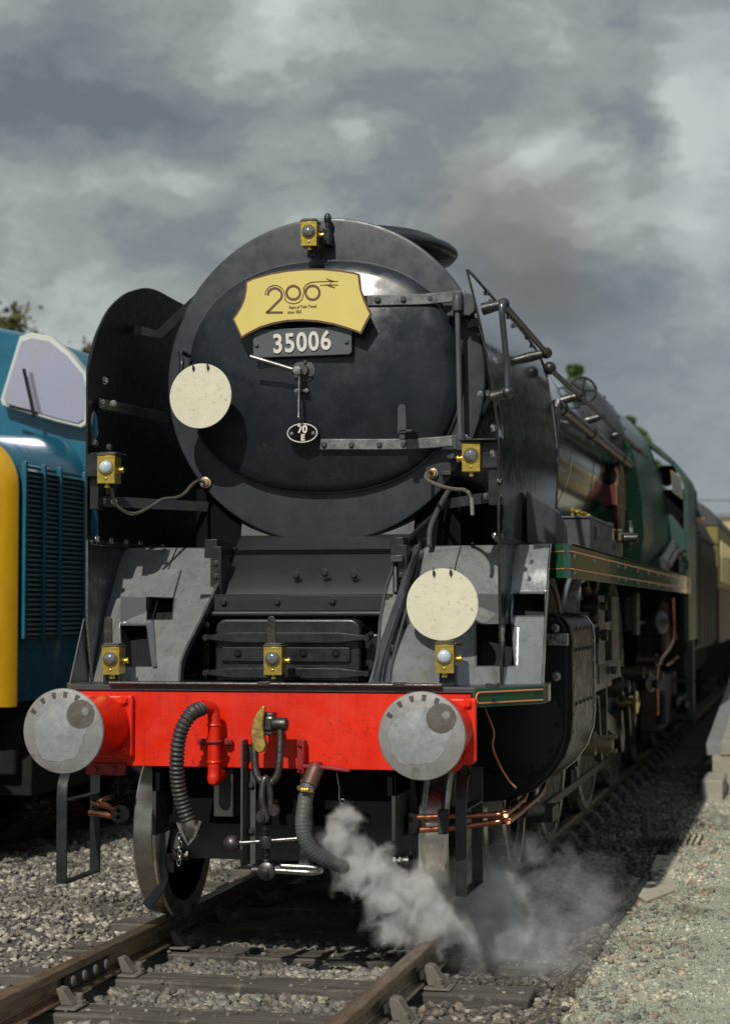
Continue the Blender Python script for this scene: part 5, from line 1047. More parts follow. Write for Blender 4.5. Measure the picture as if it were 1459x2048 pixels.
# ================================================================== headboard
HY = 1.400
TB_ = [(491, 563), (505, 556), (540, 546), (575, 540), (610, 537), (645, 537), (680, 540), (705, 544), (719, 548), (720, 562), (723, 580), (729, 598), (736, 614), (743, 628), (734, 645), (722, 669), (710, 664), (690, 657), (665, 650), (635, 644.5), (605, 642.5), (575, 643.5), (545, 649), (520, 657), (500, 667), (482, 678), (475, 662), (464, 638), (472, 627), (481, 612), (487, 597), (490, 580)]
hb2 = pl(TB_, HY); cx_ = sum(p[0] for p in hb2)/len(hb2); cz_ = sum(p[1] for p in hb2)/len(hb2)
HB = thing('headboard', 'yellow headboard with a brown 200 emblem high on the smokebox door', 'sign', (cx_, HY, cz_))
g = G(); g.prism(hb2, 'y', HY, HY+.016); g.build('board', 'brown', HB, .002)
def inset(poly, d):
    out = []; n = len(poly)
    for i in range(n):
        a, b, c = Vector(poly[i-1]), Vector(poly[i]), Vector(poly[(i+1) % n]); e1, e2 = (b-a).normalized(), (c-b).normalized()
        n1, n2 = Vector((e1.y, -e1.x)), Vector((e2.y, -e2.x)); m_ = (n1+n2); m_ = m_/max(m_.dot(n1), .3) if m_.length else n1; out.append(tuple(b+m_*d))
    return out
ii = inset(hb2, .011)
if abs(ii[4][1]-cz_) > abs(hb2[4][1]-cz_): ii = inset(hb2, -.011)
g = G(); g.prism(ii, 'y', HY-.003, HY+.002); FACE = g.build('yellow_face', 'yellow', HB)
# emblem: the photo's own outline, laid flat on the board
def ribbon(g, pts, w, Y=HY-.0055):
    P = [Vector((q[0], q[2])) for q in [A(x, y, Y=HY-.004) for x, y in pts]]; L_ = []; R_ = []
    for i, p in enumerate(P):
        t = (P[min(i+1, len(P)-1)]-P[max(i-1, 0)]).normalized(); n_ = Vector((-t.y, t.x))*w/2; L_.append(p+n_); R_.append(p-n_)
    v = [(p.x, Y, p.y) for p in L_]+[(p.x, Y, p.y) for p in R_]; v += [(a, HY-.0028, c) for a, b, c in v]; n = len(P); f = []
    for i in range(n-1): f += [(i, i+1, n+i+1, n+i), (i, 2*n+i, 2*n+i+1, i+1), (n+i, n+i+1, 3*n+i+1, 3*n+i)]
    f += [(0, n, 3*n, 2*n), (n-1, 3*n-1, 4*n-1, 2*n-1)]
    g.add(v, f)
def z8(x, y): return (440+x/4.2917, 500+y/4.2917)
def arcp(cx, cy, r, a0, a1, n=18): return [z8(cx+r*math.cos(R(a0+(a1-a0)*k/n)), cy-r*math.sin(R(a0+(a1-a0)*k/n))) for k in range(n+1)]
g = G()
ribbon(g, arcp(470, 388, 60, 180, -30)+[z8(405, 535)], .0125)                        # inner stroke of the 2
ribbon(g, [z8(392, 536), z8(538, 536)], .0115)
s_ = [z8(386, 386)]+arcp(470, 385, 82, 172, 20, 14)+[z8(556, 385), z8(561, 415)]+arcp(628, 368, 92, 215, 325, 14)+[z8(716, 370), z8(722, 330)]+arcp(800, 368, 92, 160, 100, 8)+[z8(830, 272), z8(880, 270), z8(1012, 268)]
ribbon(g, s_, .0045)
ribbon(g, arcp(628, 366, 58, 0, 360, 30), .0125); ribbon(g, arcp(793, 366, 60, 0, 360, 30), .0125)
ribbon(g, [z8(884, 300), z8(1012, 300)], .005); ribbon(g, [z8(856, 303), z8(880, 303)], .003)
ribbon(g, [z8(908, 244), z8(970, 268), z8(930, 300), z8(985, 326)], .0045); ribbon(g, [z8(930, 262), z8(975, 268)], .0045); ribbon(g, [z8(918, 303), z8(970, 322)], .004)
g.build('emblem', 'brown', FACE)
q = A(*z8(708, 489), Y=HY); text('lettering', 'Years of Train Travel', .0225, (q[0], HY-.005, q[2]), FACE, 'brown', .001, .0003, .80, R(1))
q = A(*z8(640, 533), Y=HY); text('lettering', 'since 1825', .0225, (q[0], HY-.005, q[2]), FACE, 'brown', .001, .0003, .80, R(1))
# ================================================================== ground
def ground_mat(name, cols, scale, bump, dark=None, wet=None):
    m = bpy.data.materials.new(name); m.use_nodes = True; t = m.node_tree; b = t.nodes['Principled BSDF']; b.inputs['Roughness'].default_value = .9
    tcx = N(t, 'ShaderNodeTexCoord'); vo = N(t, 'ShaderNodeTexVoronoi'); Lk(t, tcx.outputs['Object'], vo.inputs['Vector']); vo.inputs['Scale'].default_value = scale
    cr_ = N(t, 'ShaderNodeValToRGB'); sx_ = N(t, 'ShaderNodeSeparateColor'); Lk(t, vo.outputs['Color'], sx_.inputs[0]); Lk(t, sx_.outputs[0], cr_.inputs[0])
    el = cr_.color_ramp.elements; el[0].color = (*cols[0], 1); el[1].color = (*cols[-1], 1)
    for i, c in enumerate(cols[1:-1]): e = el.new((i+1)/(len(cols)-1)); e.color = (*c, 1)
    big = noise(t, tcx.outputs['Object'], 1.4, 6, .65, .5)
    col = mixc(t, mth(t, 'MULTIPLY', mapr(t, big, .42, .62, 0, 1), .55), cr_.outputs[0], dark or tuple(.5*c for c in cols[0]))
    Lk(t, col, b.inputs['Base Color'])
    fine = noise(t, tcx.outputs['Object'], scale*2.2, 6, .7)
    h = mth(t, 'ADD', mth(t, 'MULTIPLY', vo.outputs['Distance'], -1.0), mth(t, 'MULTIPLY', fine, .5))
    bp = N(t, 'ShaderNodeBump'); bp.inputs['Distance'].default_value = bump; Lk(t, h, bp.inputs['Height']); Lk(t, bp.outputs[0], b.inputs['Normal']); return m
GB = ground_mat('ballast_bed', [(.085, .075, .065), (.15, .135, .115), (.11, .105, .10)], 26, .02, (.05, .043, .038))
GG = ground_mat('pale_gravel_bed', [(.38, .39, .305), (.45, .44, .33), (.40, .41, .335), (.33, .34, .275)], 75, .006, (.33, .335, .27))
GD = ground_mat('cinder_bed', [(.05, .045, .04), (.09, .08, .07), (.065, .06, .058)], 30, .018, (.03, .027, .025))
def sheetz(x0, x1, y0, y1, nx, ny, zf, m, name):
    xs, ys = np.linspace(x0, x1, nx), np.linspace(y0, y1, ny)
    v = [(float(x), float(y), float(zf(x, y))) for y in ys for x in xs]; f = [(j*nx+i, j*nx+i+1, (j+1)*nx+i+1, (j+1)*nx+i) for j in range(ny-1) for i in range(nx-1)]
    me = bpy.data.meshes.new(name); me.from_pydata(v, [], f); me.shade_smooth(); me.materials.append(m); o = bpy.data.objects.new(name, me); COL.objects.link(o); o['kind'] = 'structure'; return o
from mathutils import noise as mn
def nz3(x, y, s, q=0.0): return mn.noise(Vector((x*s, y*s, q)))
zb_ = lambda x, y: -.205+.016*nz3(x, y, 2.2)+.010*nz3(x, y, 6, 3)
def zbl(x, y): return max(0, min(1, (y-1.6)/1.2))*(.055 if x > .92 else 0)+ zb_(x, y)+(.03 if x < -1.3 else 0)*min(1, (-1.3-x)/.5 if x < -1.3 else 0)
def edgeX(y): return 1.50+.05*nz3(0, y, .9, 5)+.03*nz3(0, y, 3.5, 8)
gnd = sheetz(-900, 900, -60, 1800, 12, 12, lambda x, y: -.36, GD, 'ground')
sheetz(-9, 1.36, -7, 45, 120, 200, zbl, GB, 'ballast_bed')
def zg(x, y):
    e = edgeX(y); t = min(max((x-e)/.10, 0), 1); return (-.215)*(1-t)+t*(-.125+.008*nz3(x, y, 1.5, 2)+.004*nz3(x, y, 7, 4))
sheetz(1.30, 7.0, -7, 30, 170, 240, zg, GG, 'gravel_path')
# ------------------------------------------------------------------ stones
def ico():
    t = (1+5**.5)/2; v = np.array([(-1, t, 0), (1, t, 0), (-1, -t, 0), (1, -t, 0), (0, -1, t), (0, 1, t), (0, -1, -t), (0, 1, -t), (t, 0, -1), (t, 0, 1), (-t, 0, -1), (-t, 0, 1)])/math.sqrt(1+t*t)
    f = np.array([(0, 11, 5), (0, 5, 1), (0, 1, 7), (0, 7, 10), (0, 10, 11), (1, 5, 9), (5, 11, 4), (11, 10, 2), (10, 7, 6), (7, 1, 8), (3, 9, 4), (3, 4, 2), (3, 2, 6), (3, 6, 8), (3, 8, 9), (4, 9, 5), (2, 4, 11), (6, 2, 10), (8, 6, 7), (9, 8, 1)]); return v, f
SM = bpy.data.materials.new('stone_chips'); SM.use_nodes = True; _t = SM.node_tree; _b = _t.nodes['Principled BSDF']; _b.inputs['Roughness'].default_value = .85
_a = N(_t, 'ShaderNodeAttribute', attribute_name='tone'); _tc = N(_t, 'ShaderNodeTexCoord'); _n = noise(_t, _tc.outputs['Object'], 60, 6, .7)
Lk(_t, mixc(_t, mapr(_t, _n, .35, .65, 0, .5), _a.outputs[0], (.10, .085, .07)), _b.inputs['Base Color'])
_bp = N(_t, 'ShaderNodeBump'); _bp.inputs['Distance'].default_value = .004; Lk(_t, _n, _bp.inputs['Height']); Lk(_t, _bp.outputs[0], _b.inputs['Normal'])
def stones(name, pos, rad, pal, label, wts=None, flat=.62):
    n = len(pos); V, F = ico(); k = RNG
    P = V[None]*(1+k.uniform(-.42, .36, (n, 12, 1))); P = P*np.stack([k.uniform(.75, 1.45, n), k.uniform(.5, 1.1, n), k.uniform(flat-.2, flat+.25, n)], -1)[:, None]
    a = k.uniform(0, 2*math.pi, n); tl = k.normal(0, .35, (n, 2))
    ca, sa = np.cos(a)[:, None], np.sin(a)[:, None]; x, y, z = P[..., 0], P[..., 1], P[..., 2]
    x, z = x*np.cos(tl[:, :1])+z*np.sin(tl[:, :1]), z*np.cos(tl[:, :1])-x*np.sin(tl[:, :1]); y, z = y*np.cos(tl[:, 1:])+z*np.sin(tl[:, 1:]), z*np.cos(tl[:, 1:])-y*np.sin(tl[:, 1:])
    x, y = x*ca-y*sa, x*sa+y*ca
    P = np.stack([x, y, z], -1)*rad[:, None, None]+pos[:, None]
    me = bpy.data.meshes.new(name); FF = (F[None]+12*np.arange(n)[:, None, None]).reshape(-1)
    me.vertices.add(n*12); me.vertices.foreach_set('co', P.reshape(-1).astype(np.float32))
    me.loops.add(len(FF)); me.loops.foreach_set('vertex_index', FF.astype(np.int32)); me.polygons.add(n*20); me.polygons.foreach_set('loop_start', np.arange(0, n*60, 3, dtype=np.int32)); me.polygons.foreach_set('loop_total', np.full(n*20, 3, np.int32)); me.update()
    pal = np.array(pal); st = np.array([mn.noise(Vector((float(q[0])*1.3, float(q[1])*1.3, 4)))+.5*mn.noise(Vector((float(q[0])*4, float(q[1])*4, 9))) for q in pos]); c = pal[k.choice(len(pal), n, p=wts)]*k.uniform(.7, 1.3, (n, 1))*np.clip(.95+.75*st, .4, 1.5)[:, None]; c = np.concatenate([c, np.ones((n, 1))], 1)
    at = me.color_attributes.new('tone', 'FLOAT_COLOR', 'POINT'); at.data.foreach_set('color', np.repeat(c, 12, 0).reshape(-1).astype(np.float32))
    me.materials.append(SM); o = bpy.data.objects.new(name, me); COL.objects.link(o); tag(o, label, 'stones', None, 'stuff'); return o
def scat(n, x0, x1, y0, y1, r0, r1, keep=None, zf=zbl, up=.35):
    x, y = RNG.uniform(x0, x1, n), RNG.uniform(y0, y1, n)
    if keep is not None: m = keep(x, y); x, y = x[m], y[m]
    r = r0+(r1-r0)*RNG.power(1.6, len(x))**1.5; z = np.array([zf(a, b) for a, b in zip(x, y)])+r*up; return np.stack([x, y, z], -1), r
SLP = [-.42-.8*3+.8*k for k in range(46)]
def offsleeper(x, y):
    d = np.min(np.abs(y[:, None]-np.array(SLP)[None]), 1); ok = (d > .15) | (np.abs(x) > 1.34); return ok & ~((np.abs(np.abs(x)-.7525) < .085) & (d < .4))
PAL = [(.20, .18, .15), (.27, .245, .20), (.16, .155, .15), (.32, .30, .26), (.22, .21, .20), (.38, .33, .26), (.13, .12, .115)]
p1, r1 = scat(9500, -.72, .72, -2.2, 1.7, .009, .030, offsleeper); p2, r2 = scat(700, -1.3, 1.3, -2.2, 1.4, .008, .016, lambda x, y: np.min(np.abs(y[:, None]-np.array(SLP)[None]), 1) < .13, lambda a, b: -.158)
stones('ballast_stones', np.concatenate([p1, p2]), np.concatenate([r1, r2]), PAL, 'brown grey ballast stones between the sleepers before the engine')
p1, r1 = scat(22000, -4.2, -.80, -2.5, 7.5, .010, .027, lambda x, y: offsleeper(x, y) & (x > -1.2-.42*(y+2.6)-.35)); p2, r2 = scat(9000, -5.5, -1.2, 7.5, 20, .018, .036)
stones('ballast_stones', np.concatenate([p1, p2]), np.concatenate([r1, r2]), [(.26, .24, .20), (.34, .305, .25), (.19, .18, .17), (.42, .385, .31), (.12, .11, .105), (.52, .48, .39), (.21, .185, .15)], 'grey ballast stones spread between the two tracks')
p1, r1 = scat(13000, .86, 1.48, -2.2, 14, .008, .026, lambda x, y: offsleeper(x, y) | (y > 2.2))
stones('ballast_stones', p1, r1, [(.085, .075, .065), (.13, .115, .10), (.055, .05, .05), (.19, .15, .11), (.24, .21, .17)], 'dark ballast stones right of the rail')  # stone tones darker than the other ballast
zgf = lambda a, b: zg(a, b)
p1, r1 = scat(30000, 1.44, 3.0, -1.6, 15, .004, .0125, lambda x, y: x < 2.45-.045*y+.25, zgf, .1); p2, r2 = scat(1500, 1.38, 2.0, -1.6, 12, .012, .026, None, zgf, .3); p3, r3 = scat(900, 1.7, 3, -1.6, 10, .010, .020, None, zgf, .2)
stones('gravel_chips', np.concatenate([p1, p3]), np.concatenate([r1, r3]), [(.40, .43, .35), (.47, .48, .37), (.34, .37, .32), (.53, .53, .42), (.27, .29, .26), (.52, .48, .36)], 'pale greenish grey gravel of the path beside the track')
stones('gravel_chips', p2, r2, [(.38, .33, .24), (.46, .41, .30), (.30, .31, .26), (.54, .50, .39), (.42, .32, .23), (.24, .24, .21)], 'coarser tan stones along the crumbling edge of the gravel path')
# cream slabs showing through the gravel edge
for lab, pp in (('small broken cream concrete slab at the gravel edge, the farther of two', [(1300, 1740), (1312, 1708), (1352, 1712), (1362, 1735), (1340, 1742)]), ('long broken cream concrete slab at the gravel edge, the nearer of two', [(1275, 1790), (1292, 1762), (1345, 1756), (1350, 1778), (1318, 1790), (1290, 1800)])):
    v = [A(a, b, Z=-.105)[:2] for a, b in pp]; g = G(); g.prism(v, 'z', -.16, -.108); o = g.build('concrete_slab', 'slabcream', None, .004); tag(o, lab, 'slab', 'broken slabs at the gravel edge')
M_ = None
# ================================================================== track
TR = thing('railway_track', None, None, (0, 0, 0), kind='structure')
prof = [(-.035, 0), (-.030, .002), (.030, .002), (.035, 0), (.035, -.035), (.010, -.048), (.010, -.105), (.035, -.115), (.062, -.125), (.062, -.135), (-.062, -.135), (-.062, -.125), (-.035, -.115), (-.010, -.105), (-.010, -.048), (-.035, -.035)]
def rail(x, y0, y1, par, m='rail'):
    g = G(); g.prism([(x+a, b) for a, b in prof], 'y', y0, y1); return g.build('rail', m, par, .004)
for s in (-1, 1): rail(s*.7525, -7.5, 60, TR)
g = G(); g.box(-1.30, 1.30, -.125, .125, -.28, -.155)
sm = [g.mesh('sleeper', 'sleeper')]
for k in range(2):
    q = G(); q.v = [(x+RNG.normal(0, .012), y+RNG.normal(0, .008), z+RNG.normal(0, .004)) for x, y, z in g.v]; q.f = g.f; sm.append(q.mesh('sleeper', 'sleeper'))
for i, y in enumerate(SLP):
    o = link('sleeper', sm[i % 3], TR, .012); o.location = (RNG.normal(0, .01), y, RNG.normal(0, .003)); o.rotation_euler = (0, 0, RNG.normal(0, .004))
# chair: base, two jaws, steel key, two screws (outer side = +x)
ch = G(); ch.prism([(-.16, -.150), (-.15, -.138), (.17, -.138), (.19, -.150)], 'y', -.09, .09)
ch.loft([[(x, y, z) for x, z in ((.075, -.138), (.165, -.138), (.10, -.045), (.062, -.040), (.058, -.06))] for y in (-.045, .045)])
ch.loft([[(x, y, z) for x, z in ((-.07, -.138), (-.13, -.138), (-.075, -.065), (-.045, -.062))] for y in (-.04, .04)])
chm = ch.mesh('rail_chair', 'chair')
ky = G(); ky.tube([(.045, -.075+.0*k, -.085) for k in range(1)]+[(.045, .075, -.085)], .021, 10); kym = ky.mesh('rail_key', 'blackmatt')
sc_ = G(); sc_.lathe([(.030, 0), (.030, .01), (.018, .012), (.018, .038), (.014, .042)], (0, 0, -.138), (0, 0, 1), 8); scm = sc_.mesh('chair_screw', 'chair')
for i, y in enumerate(SLP):
    for s in (-1, 1):
        if y > 22: continue
        if s < 0 and y > 3: continue
        o = link('rail_chair', chm, TR, .008); o.location = (s*.7525, y, 0); o.scale = (s, 1, 1)
        for nm, me, lx, ly in (('rail_key', kym, 0, 0), ('chair_screw', scm, .145, .06), ('chair_screw', scm, .135, -.06), ('chair_screw', scm, -.125, .05)):
            c = bpy.data.objects.new(nm, me); COL.objects.link(c); c.parent = o; c.location = (lx, ly, 0)
# fishplate inside the left rail
g = G(); g.box(-.7525+.011, -.7525+.034, -.30, .26, -.108, -.040); fpz = g.build('fish_plate', 'blackmatt', TR, .006)
for k in range(4): y = -.24+.145*k; g = G(); g.lathe([(.026, 0), (.026, .014), (.018, .02)], (-.7525+.034, y, -.072), (1, 0, 0), 14); g.build('fish_bolt', 'chair', fpz)
# second track under the diesel
T2 = thing('railway_track', None, None, (-4.1, 0, 0), kind='structure')
for s in (-1, 1): rail(-4.1+s*.7525, -3, 60, T2, 'railrust')
for i in range(30):
    o = link('sleeper', sm[i % 3], T2, .012); o.location = (-4.1, .2+.8*i, 0)
    o.matrix_parent_inverse = Matrix.Translation((4.1, 0, 0))
# ================================================================== platform ramp on the right
PF = thing('platform', 'sunlit concrete platform ramp with a grey coping strip right of the tender', 'platform', (1.6, 11, 0))
def pz(y): return float(np.interp(y, [10.6, 18.5, 60], [.33, .90, .90]))
ys = [10.6, 12, 13.5, 15, 16.5, 18.5, 30, 60]
g = G(); rows = [[(x, y, pz(y)) for x in (1.60, 1.74)] for y in ys]; g.sheet(rows, .12, (0, 0, 1)); g.build('edging', 'edging', PF, .01)  # narrow strip of greyer tone along the platform edge
g = G(); rows = [[(x, y, pz(y)-.004) for x in (1.74, 3.2, 5.5)] for y in ys]; g.sheet(rows, .12, (0, 0, 1)); g.build('platform_surface', 'concrete', PF)
g = G(); g.loft([[(1.66, y, -.3), (5.5, y, -.3), (5.5, y, pz(y)-.11), (1.66, y, pz(y)-.11)] for y in ys]); g.build('platform_wall', 'concrete', PF)
o = G().box(1.60, 1.80, 9.6, 10.5, -.15, .06).build('concrete_block', 'concrete', None, .02); tag(o, 'pale concrete block lying at the foot of the platform ramp', 'block')
g = G(); g.box(1.345, 1.395, 6.15, 6.20, -.25, .10); o = g.build('wooden_stake', 'wood', None, .004); tag(o, 'short brown wooden stake at the gravel edge', 'stake')
g = G()
for k in range(9): g.loft([[(1.40+.045*k, 6.0+.02*(k % 2), -.17), (1.43+.045*k, 6.0, -.17), (1.415+.045*k, 6.0, -.085)], [(1.40+.045*k, 6.6, -.17), (1.43+.045*k, 6.6, -.17), (1.415+.045*k, 6.6, -.09)]])
g.box(1.39, 1.82, 5.98, 6.62, -.19, -.155); o = g.build('rubber_mat', 'rubber', None, .002); tag(o, 'black ridged rubber mat beside the wooden stake', 'mat')
# dry grass blades at the gravel edge
g = G()
for k in range(46):
    x, y = 1.42+RNG.normal(0, .05), RNG.uniform(-.6, .9) if k < 34 else RNG.uniform(2, 6); h = RNG.uniform(.05, .16); a = RNG.uniform(-.9, 1.2); d = Vector((math.cos(a)*.7, -math.sin(a)*.2, 1)).normalized()
    p0 = Vector((x, y, -.18)); g.tube([p0, p0+d*h*.6, p0+d*h+Vector((.03, 0, -.01))], .0016, 4)
o = g.build('dry_grass', 'grassdry', None); tag(o, 'thin dry grass stems on the edge of the gravel path', 'grass', None, 'stuff')
# ================================================================== tender
TD = thing('tender', 'dark green engine tender heaped with coal behind the cab', 'tender', (0, 16, 0))
tp = [(1.30, 1.15), (1.36, 1.25), (1.36, 2.30), (1.32, 2.55), (1.22, 2.75), (1.15, 2.80)]
g = G(); full2 = tp+[(-x, z) for x, z in tp[::-1]]; g.loft([[(x, y, z) for x, z in full2] for y in (13.95, 18.55)]); TB2 = g.build('tender_body', 'tendergreen', TD, .01)
g = G(); g.ball((0, 15.6, 2.75), .9, 18, (1.1, 1.6, .42)); g.build('coal_heap', 'coal', TD)
g = G()
for k in range(6): g.strap([(1.366, 14.2+.8*k, 1.2), (1.366, 14.2+.8*k, 2.45)], .03, .012, (0, 1, 0))
g.tube([(1.37, 14.0, 2.5), (1.37, 18.5, 2.5)], .015, 6); g.build('tender_beading', 'tendergreen', TB2)
g = G(); g.box(-1.2, 1.2, 13.9, 18.7, .85, 1.15); g.box(.95, 1.05, 14, 18.6, .3, .9); g.box(-1.05, -.95, 14, 18.6, .3, .9); g.build('tender_frame', 'dark', TD, .01)
g = G(); g.tube([(1.1, 14.2, 1.0), (1.15, 16.6, 1.05)], .03, 8); g.build('frame_pipe', 'dsteel', TD)
for y in (14.7, 16.3, 17.9):
    for s in (-1, 1): wheel(s*.75, y, .54, 9, TD, 'tender_wheel')
    g = G(); g.box(1.0, 1.18, y-.18, y+.18, .42, .78); g.build('axle_box', 'dark', TD, .02)
# ================================================================== coaches
def coach(y0, y1, label):
    C = thing('passenger_coach', label, 'coach', (0, (y0+y1)/2, 0), 'coaches behind the tender')
    g = G(); g.box(-1.37, 1.37, y0, y1, 1.15, 1.92); g.build('lower_body', 'coachbrown', C, .02)
    g = G(); g.box(-1.365, 1.365, y0, y1, 1.922, 2.80); U = g.build('upper_body', 'coachcream', C, .02)
    rp = [(1.37*math.cos(t), 2.80+.55*math.sin(t)) for t in [math.pi*k/16 for k in range(17)]]
    g = G(); g.prism(rp, 'y', y0-.02, y1+.02); g.build('roof', 'coachroof', C, ang=50)
    n = int((y1-y0)/1.35)
    for k in range(n):
        y = y0+.55+1.35*k; g = G(); g.box(1.36, 1.372, y, y+.85, 2.02, 2.62); w = g.build('window', 'glassdark', C, .01); g = G(); g.box(1.358, 1.37, y-.04, y+.89, 1.98, 2.66); g.build('window_frame', 'coachcream', w, .006)
    for y in (y0+2.5, y1-2.5):
        for dy in (-1.2, 1.2):
            for s in (-1, 1): wheel(s*.75, y+dy, .46, 8, C, 'coach_wheel')
    g = G(); g.box(-1.1, 1.1, y0, y1, .95, 1.2); g.box(.9, 1.1, y0+1, y1-1, .55, .95); g.build('underframe', 'dark', C)
coach(18.95, 37.5, 'cream and brown passenger coach directly behind the tender'); coach(38.1, 57, 'farther cream and brown passenger coach at the end of the train')
# ================================================================== blue diesel on the next track
DX, DN = -4.1, 1.27
DSL = thing('diesel_locomotive', 'blue diesel engine with a yellow nose end on the left track', 'diesel engine', (DX, 8, 0))
def dprof(hw, z0, z1, r, n=8):
    out = [(hw, z0)]+[(hw-r+r*math.cos(math.pi/2*k/n), z1-r+r*math.sin(math.pi/2*k/n)) for k in range(n+1)]; return [(DX+x, z) for x, z in out]+[(DX-x, z) for x, z in out[::-1]]
g = G(); rings = []
for y, hw, z1, r in ((3.96, DN-.22, 2.68, .30), (3.99, DN-.10, 2.78, .34), (4.06, DN-.03, 2.84, .36), (4.16, DN, 2.87, .36), (5.45, DN, 2.98, .36)): rings.append([(x, y, z) for x, z in dprof(hw, .98, z1, r)])
g.loft(rings); NO = g.build('nose', 'dblue', DSL, ang=50)
g = G(); rings = []
for y, hw, z1, r in ((3.945, DN-.24, 2.66, .28), (3.95, DN-.13, 2.74, .32), (4.03, DN-.02, 2.83, .36), (4.12, DN+.012, 2.865, .37)): rings.append([(x, y, z) for x, z in dprof(hw, .95, z1, r)])
g.loft(rings); YP = g.build('yellow_nose_panel', 'dyellow', DSL, ang=50)
g = G(); g.box(DX-1.0, DX+1.0, 3.9, 4.4, .35, .96); g.build('front_cowl', 'dyellow', DSL, .05)
# side grille: slats in a frame on the nose side
g = G(); g.box(DX+DN-.02, DX+DN+.012, 4.20, 5.40, 1.42, 2.66); GR = g.build('side_grille', 'dblue2', DSL, .01)
sl_ = G(); sl_.loft([[(0, y, -.010), (.020, y, -.016), (.024, y, -.010), (.004, y, .010)] for y in (0, 1.14)]); slm = sl_.mesh('slat', 'dblue2')
for k in range(34): o = link('slat', slm, GR); o.location = (DX+DN+.010, 4.23, 1.46+.0352*k)
for y in (4.20, 4.55, 4.86, 5.37): g = G(); g.box(DX+DN+.010, DX+DN+.042, y-.022, y+.022, 1.42, 2.68); g.build('grille_bar', 'dblue', GR, .006)
cabp2 = [(1.36, .98), (1.36, 3.10), (1.33, 3.34), (1.24, 3.52), (1.08, 3.66), (.8, 3.78), (.45, 3.86), (0, 3.89)]
fc = [(DX+x, z) for x, z in cabp2]+[(DX-x, z) for x, z in cabp2[-2::-1]]
g = G(); g.loft([[(DX+(x-DX)*k, y+.10*(z-2.9 if z > 2.9 else 0), 2.9+(z-2.9)*k2 if z > 2.9 else z) for x, z in fc] for y, k, k2 in ((5.42, .97, .97), (5.50, 1.0, 1.0), (22, 1.0, 1.0))]); DB = g.build('body', 'dblue', DSL, ang=40)
WN = [(38, 672), (62, 664), (100, 672), (140, 705), (176, 748), (182, 775), (180, 850), (168, 858), (120, 846), (60, 828), (8, 812), (4, 800)]
wf_ = [A(a, b, Y=5.40) for a, b in WN]; g = G(); g.loft([[(q[0], 5.47+.09*(q[2]-3.0), q[2]) for q in wf_], [(q[0], 5.34+.09*(q[2]-3.0), q[2]) for q in wf_]]); WF = g.build('windscreen_frame', 'dframe', DSL, .012)
cx2 = sum(q[0] for q in wf_)/len(wf_); cz2 = sum(q[2] for q in wf_)/len(wf_); gi_ = [(cx2+(q[0]-cx2)*.91, cz2+(q[2]-cz2)*.885) for q in wf_]
g = G(); g.loft([[(x, 5.345+.09*(z-3.0), z) for x, z in gi_], [(x, 5.328+.09*(z-3.0), z) for x, z in gi_]]); g.build('windscreen', 'screen', WF)
mir = [(2*DX-q[0], q[1], q[2]) for q in wf_]; g = G(); g.loft([[(q[0], 5.47+.09*(q[2]-3.0), q[2]) for q in mir], [(q[0], 5.34+.09*(q[2]-3.0), q[2]) for q in mir]]); g.build('windscreen_frame', 'dframe', DSL, .012)
g = G(); a, b, c_ = A(48, 738, Y=5.30), A(62, 800, Y=5.28), A(68, 832, Y=5.26); g.tube([a, b, c_], .014, 6); g.tube([A(20, 812, Y=5.28), A(75, 826, Y=5.26)], .012, 6); g.build('wiper', 'dark', WF)
g = G(); g.box(DX-1.2, DX+1.2, 4.3, 21, .45, .98); g.build('underframe', 'dark', DSL, .02)
g = G(); g.box(DX+1.0, DX+1.28, 4.4, 8.5, .30, .62); g.tube([(DX+1.1, 3.7, .3), (DX+1.1, 3.7, .62), (DX+.95, 3.7, .8)], .03, 8); g.build('bogie_frame', 'dark', DSL, .03)
for y in (5.0, 7.0, 9.0):
    for s in (-1, 1): wheel(DX+s*.75, y, .5, 8, DSL, 'diesel_wheel', 'dark')
for s in (-1, 1): g = G(); g.lathe([(.2, 0), (.2, .04), (.08, .05), (.08, .3), (.12, .5)], (DX+s*.87, 3.45, 1.02), (0, 1, 0), 28); g.build('buffer', 'dark', DSL)
# ================================================================== trees
def leafmesh(name, pts, size, m, flat=None):
    n = len(pts); u = RNG.normal(0, 1, (n, 3)); u /= np.linalg.norm(u, axis=1)[:, None]; w = RNG.normal(0, 1, (n, 3)); w -= u*(u*w).sum(1)[:, None]; w /= np.linalg.norm(w, axis=1)[:, None]
    s = size*RNG.uniform(.6, 1.3, (n, 1)); P = np.stack([pts-u*s*.5, pts+w*s*.35, pts+u*s*.6, pts-w*s*.35], 1)
    me = bpy.data.meshes.new(name); me.vertices.add(4*n); me.vertices.foreach_set('co', P.reshape(-1).astype(np.float32)); me.loops.add(4*n); me.loops.foreach_set('vertex_index', np.arange(4*n, dtype=np.int32)); me.polygons.add(n); me.polygons.foreach_set('loop_start', np.arange(0, 4*n, 4, dtype=np.int32)); me.polygons.foreach_set('loop_total', np.full(n, 4, np.int32)); me.update(); me.materials.append(M[m]); return me
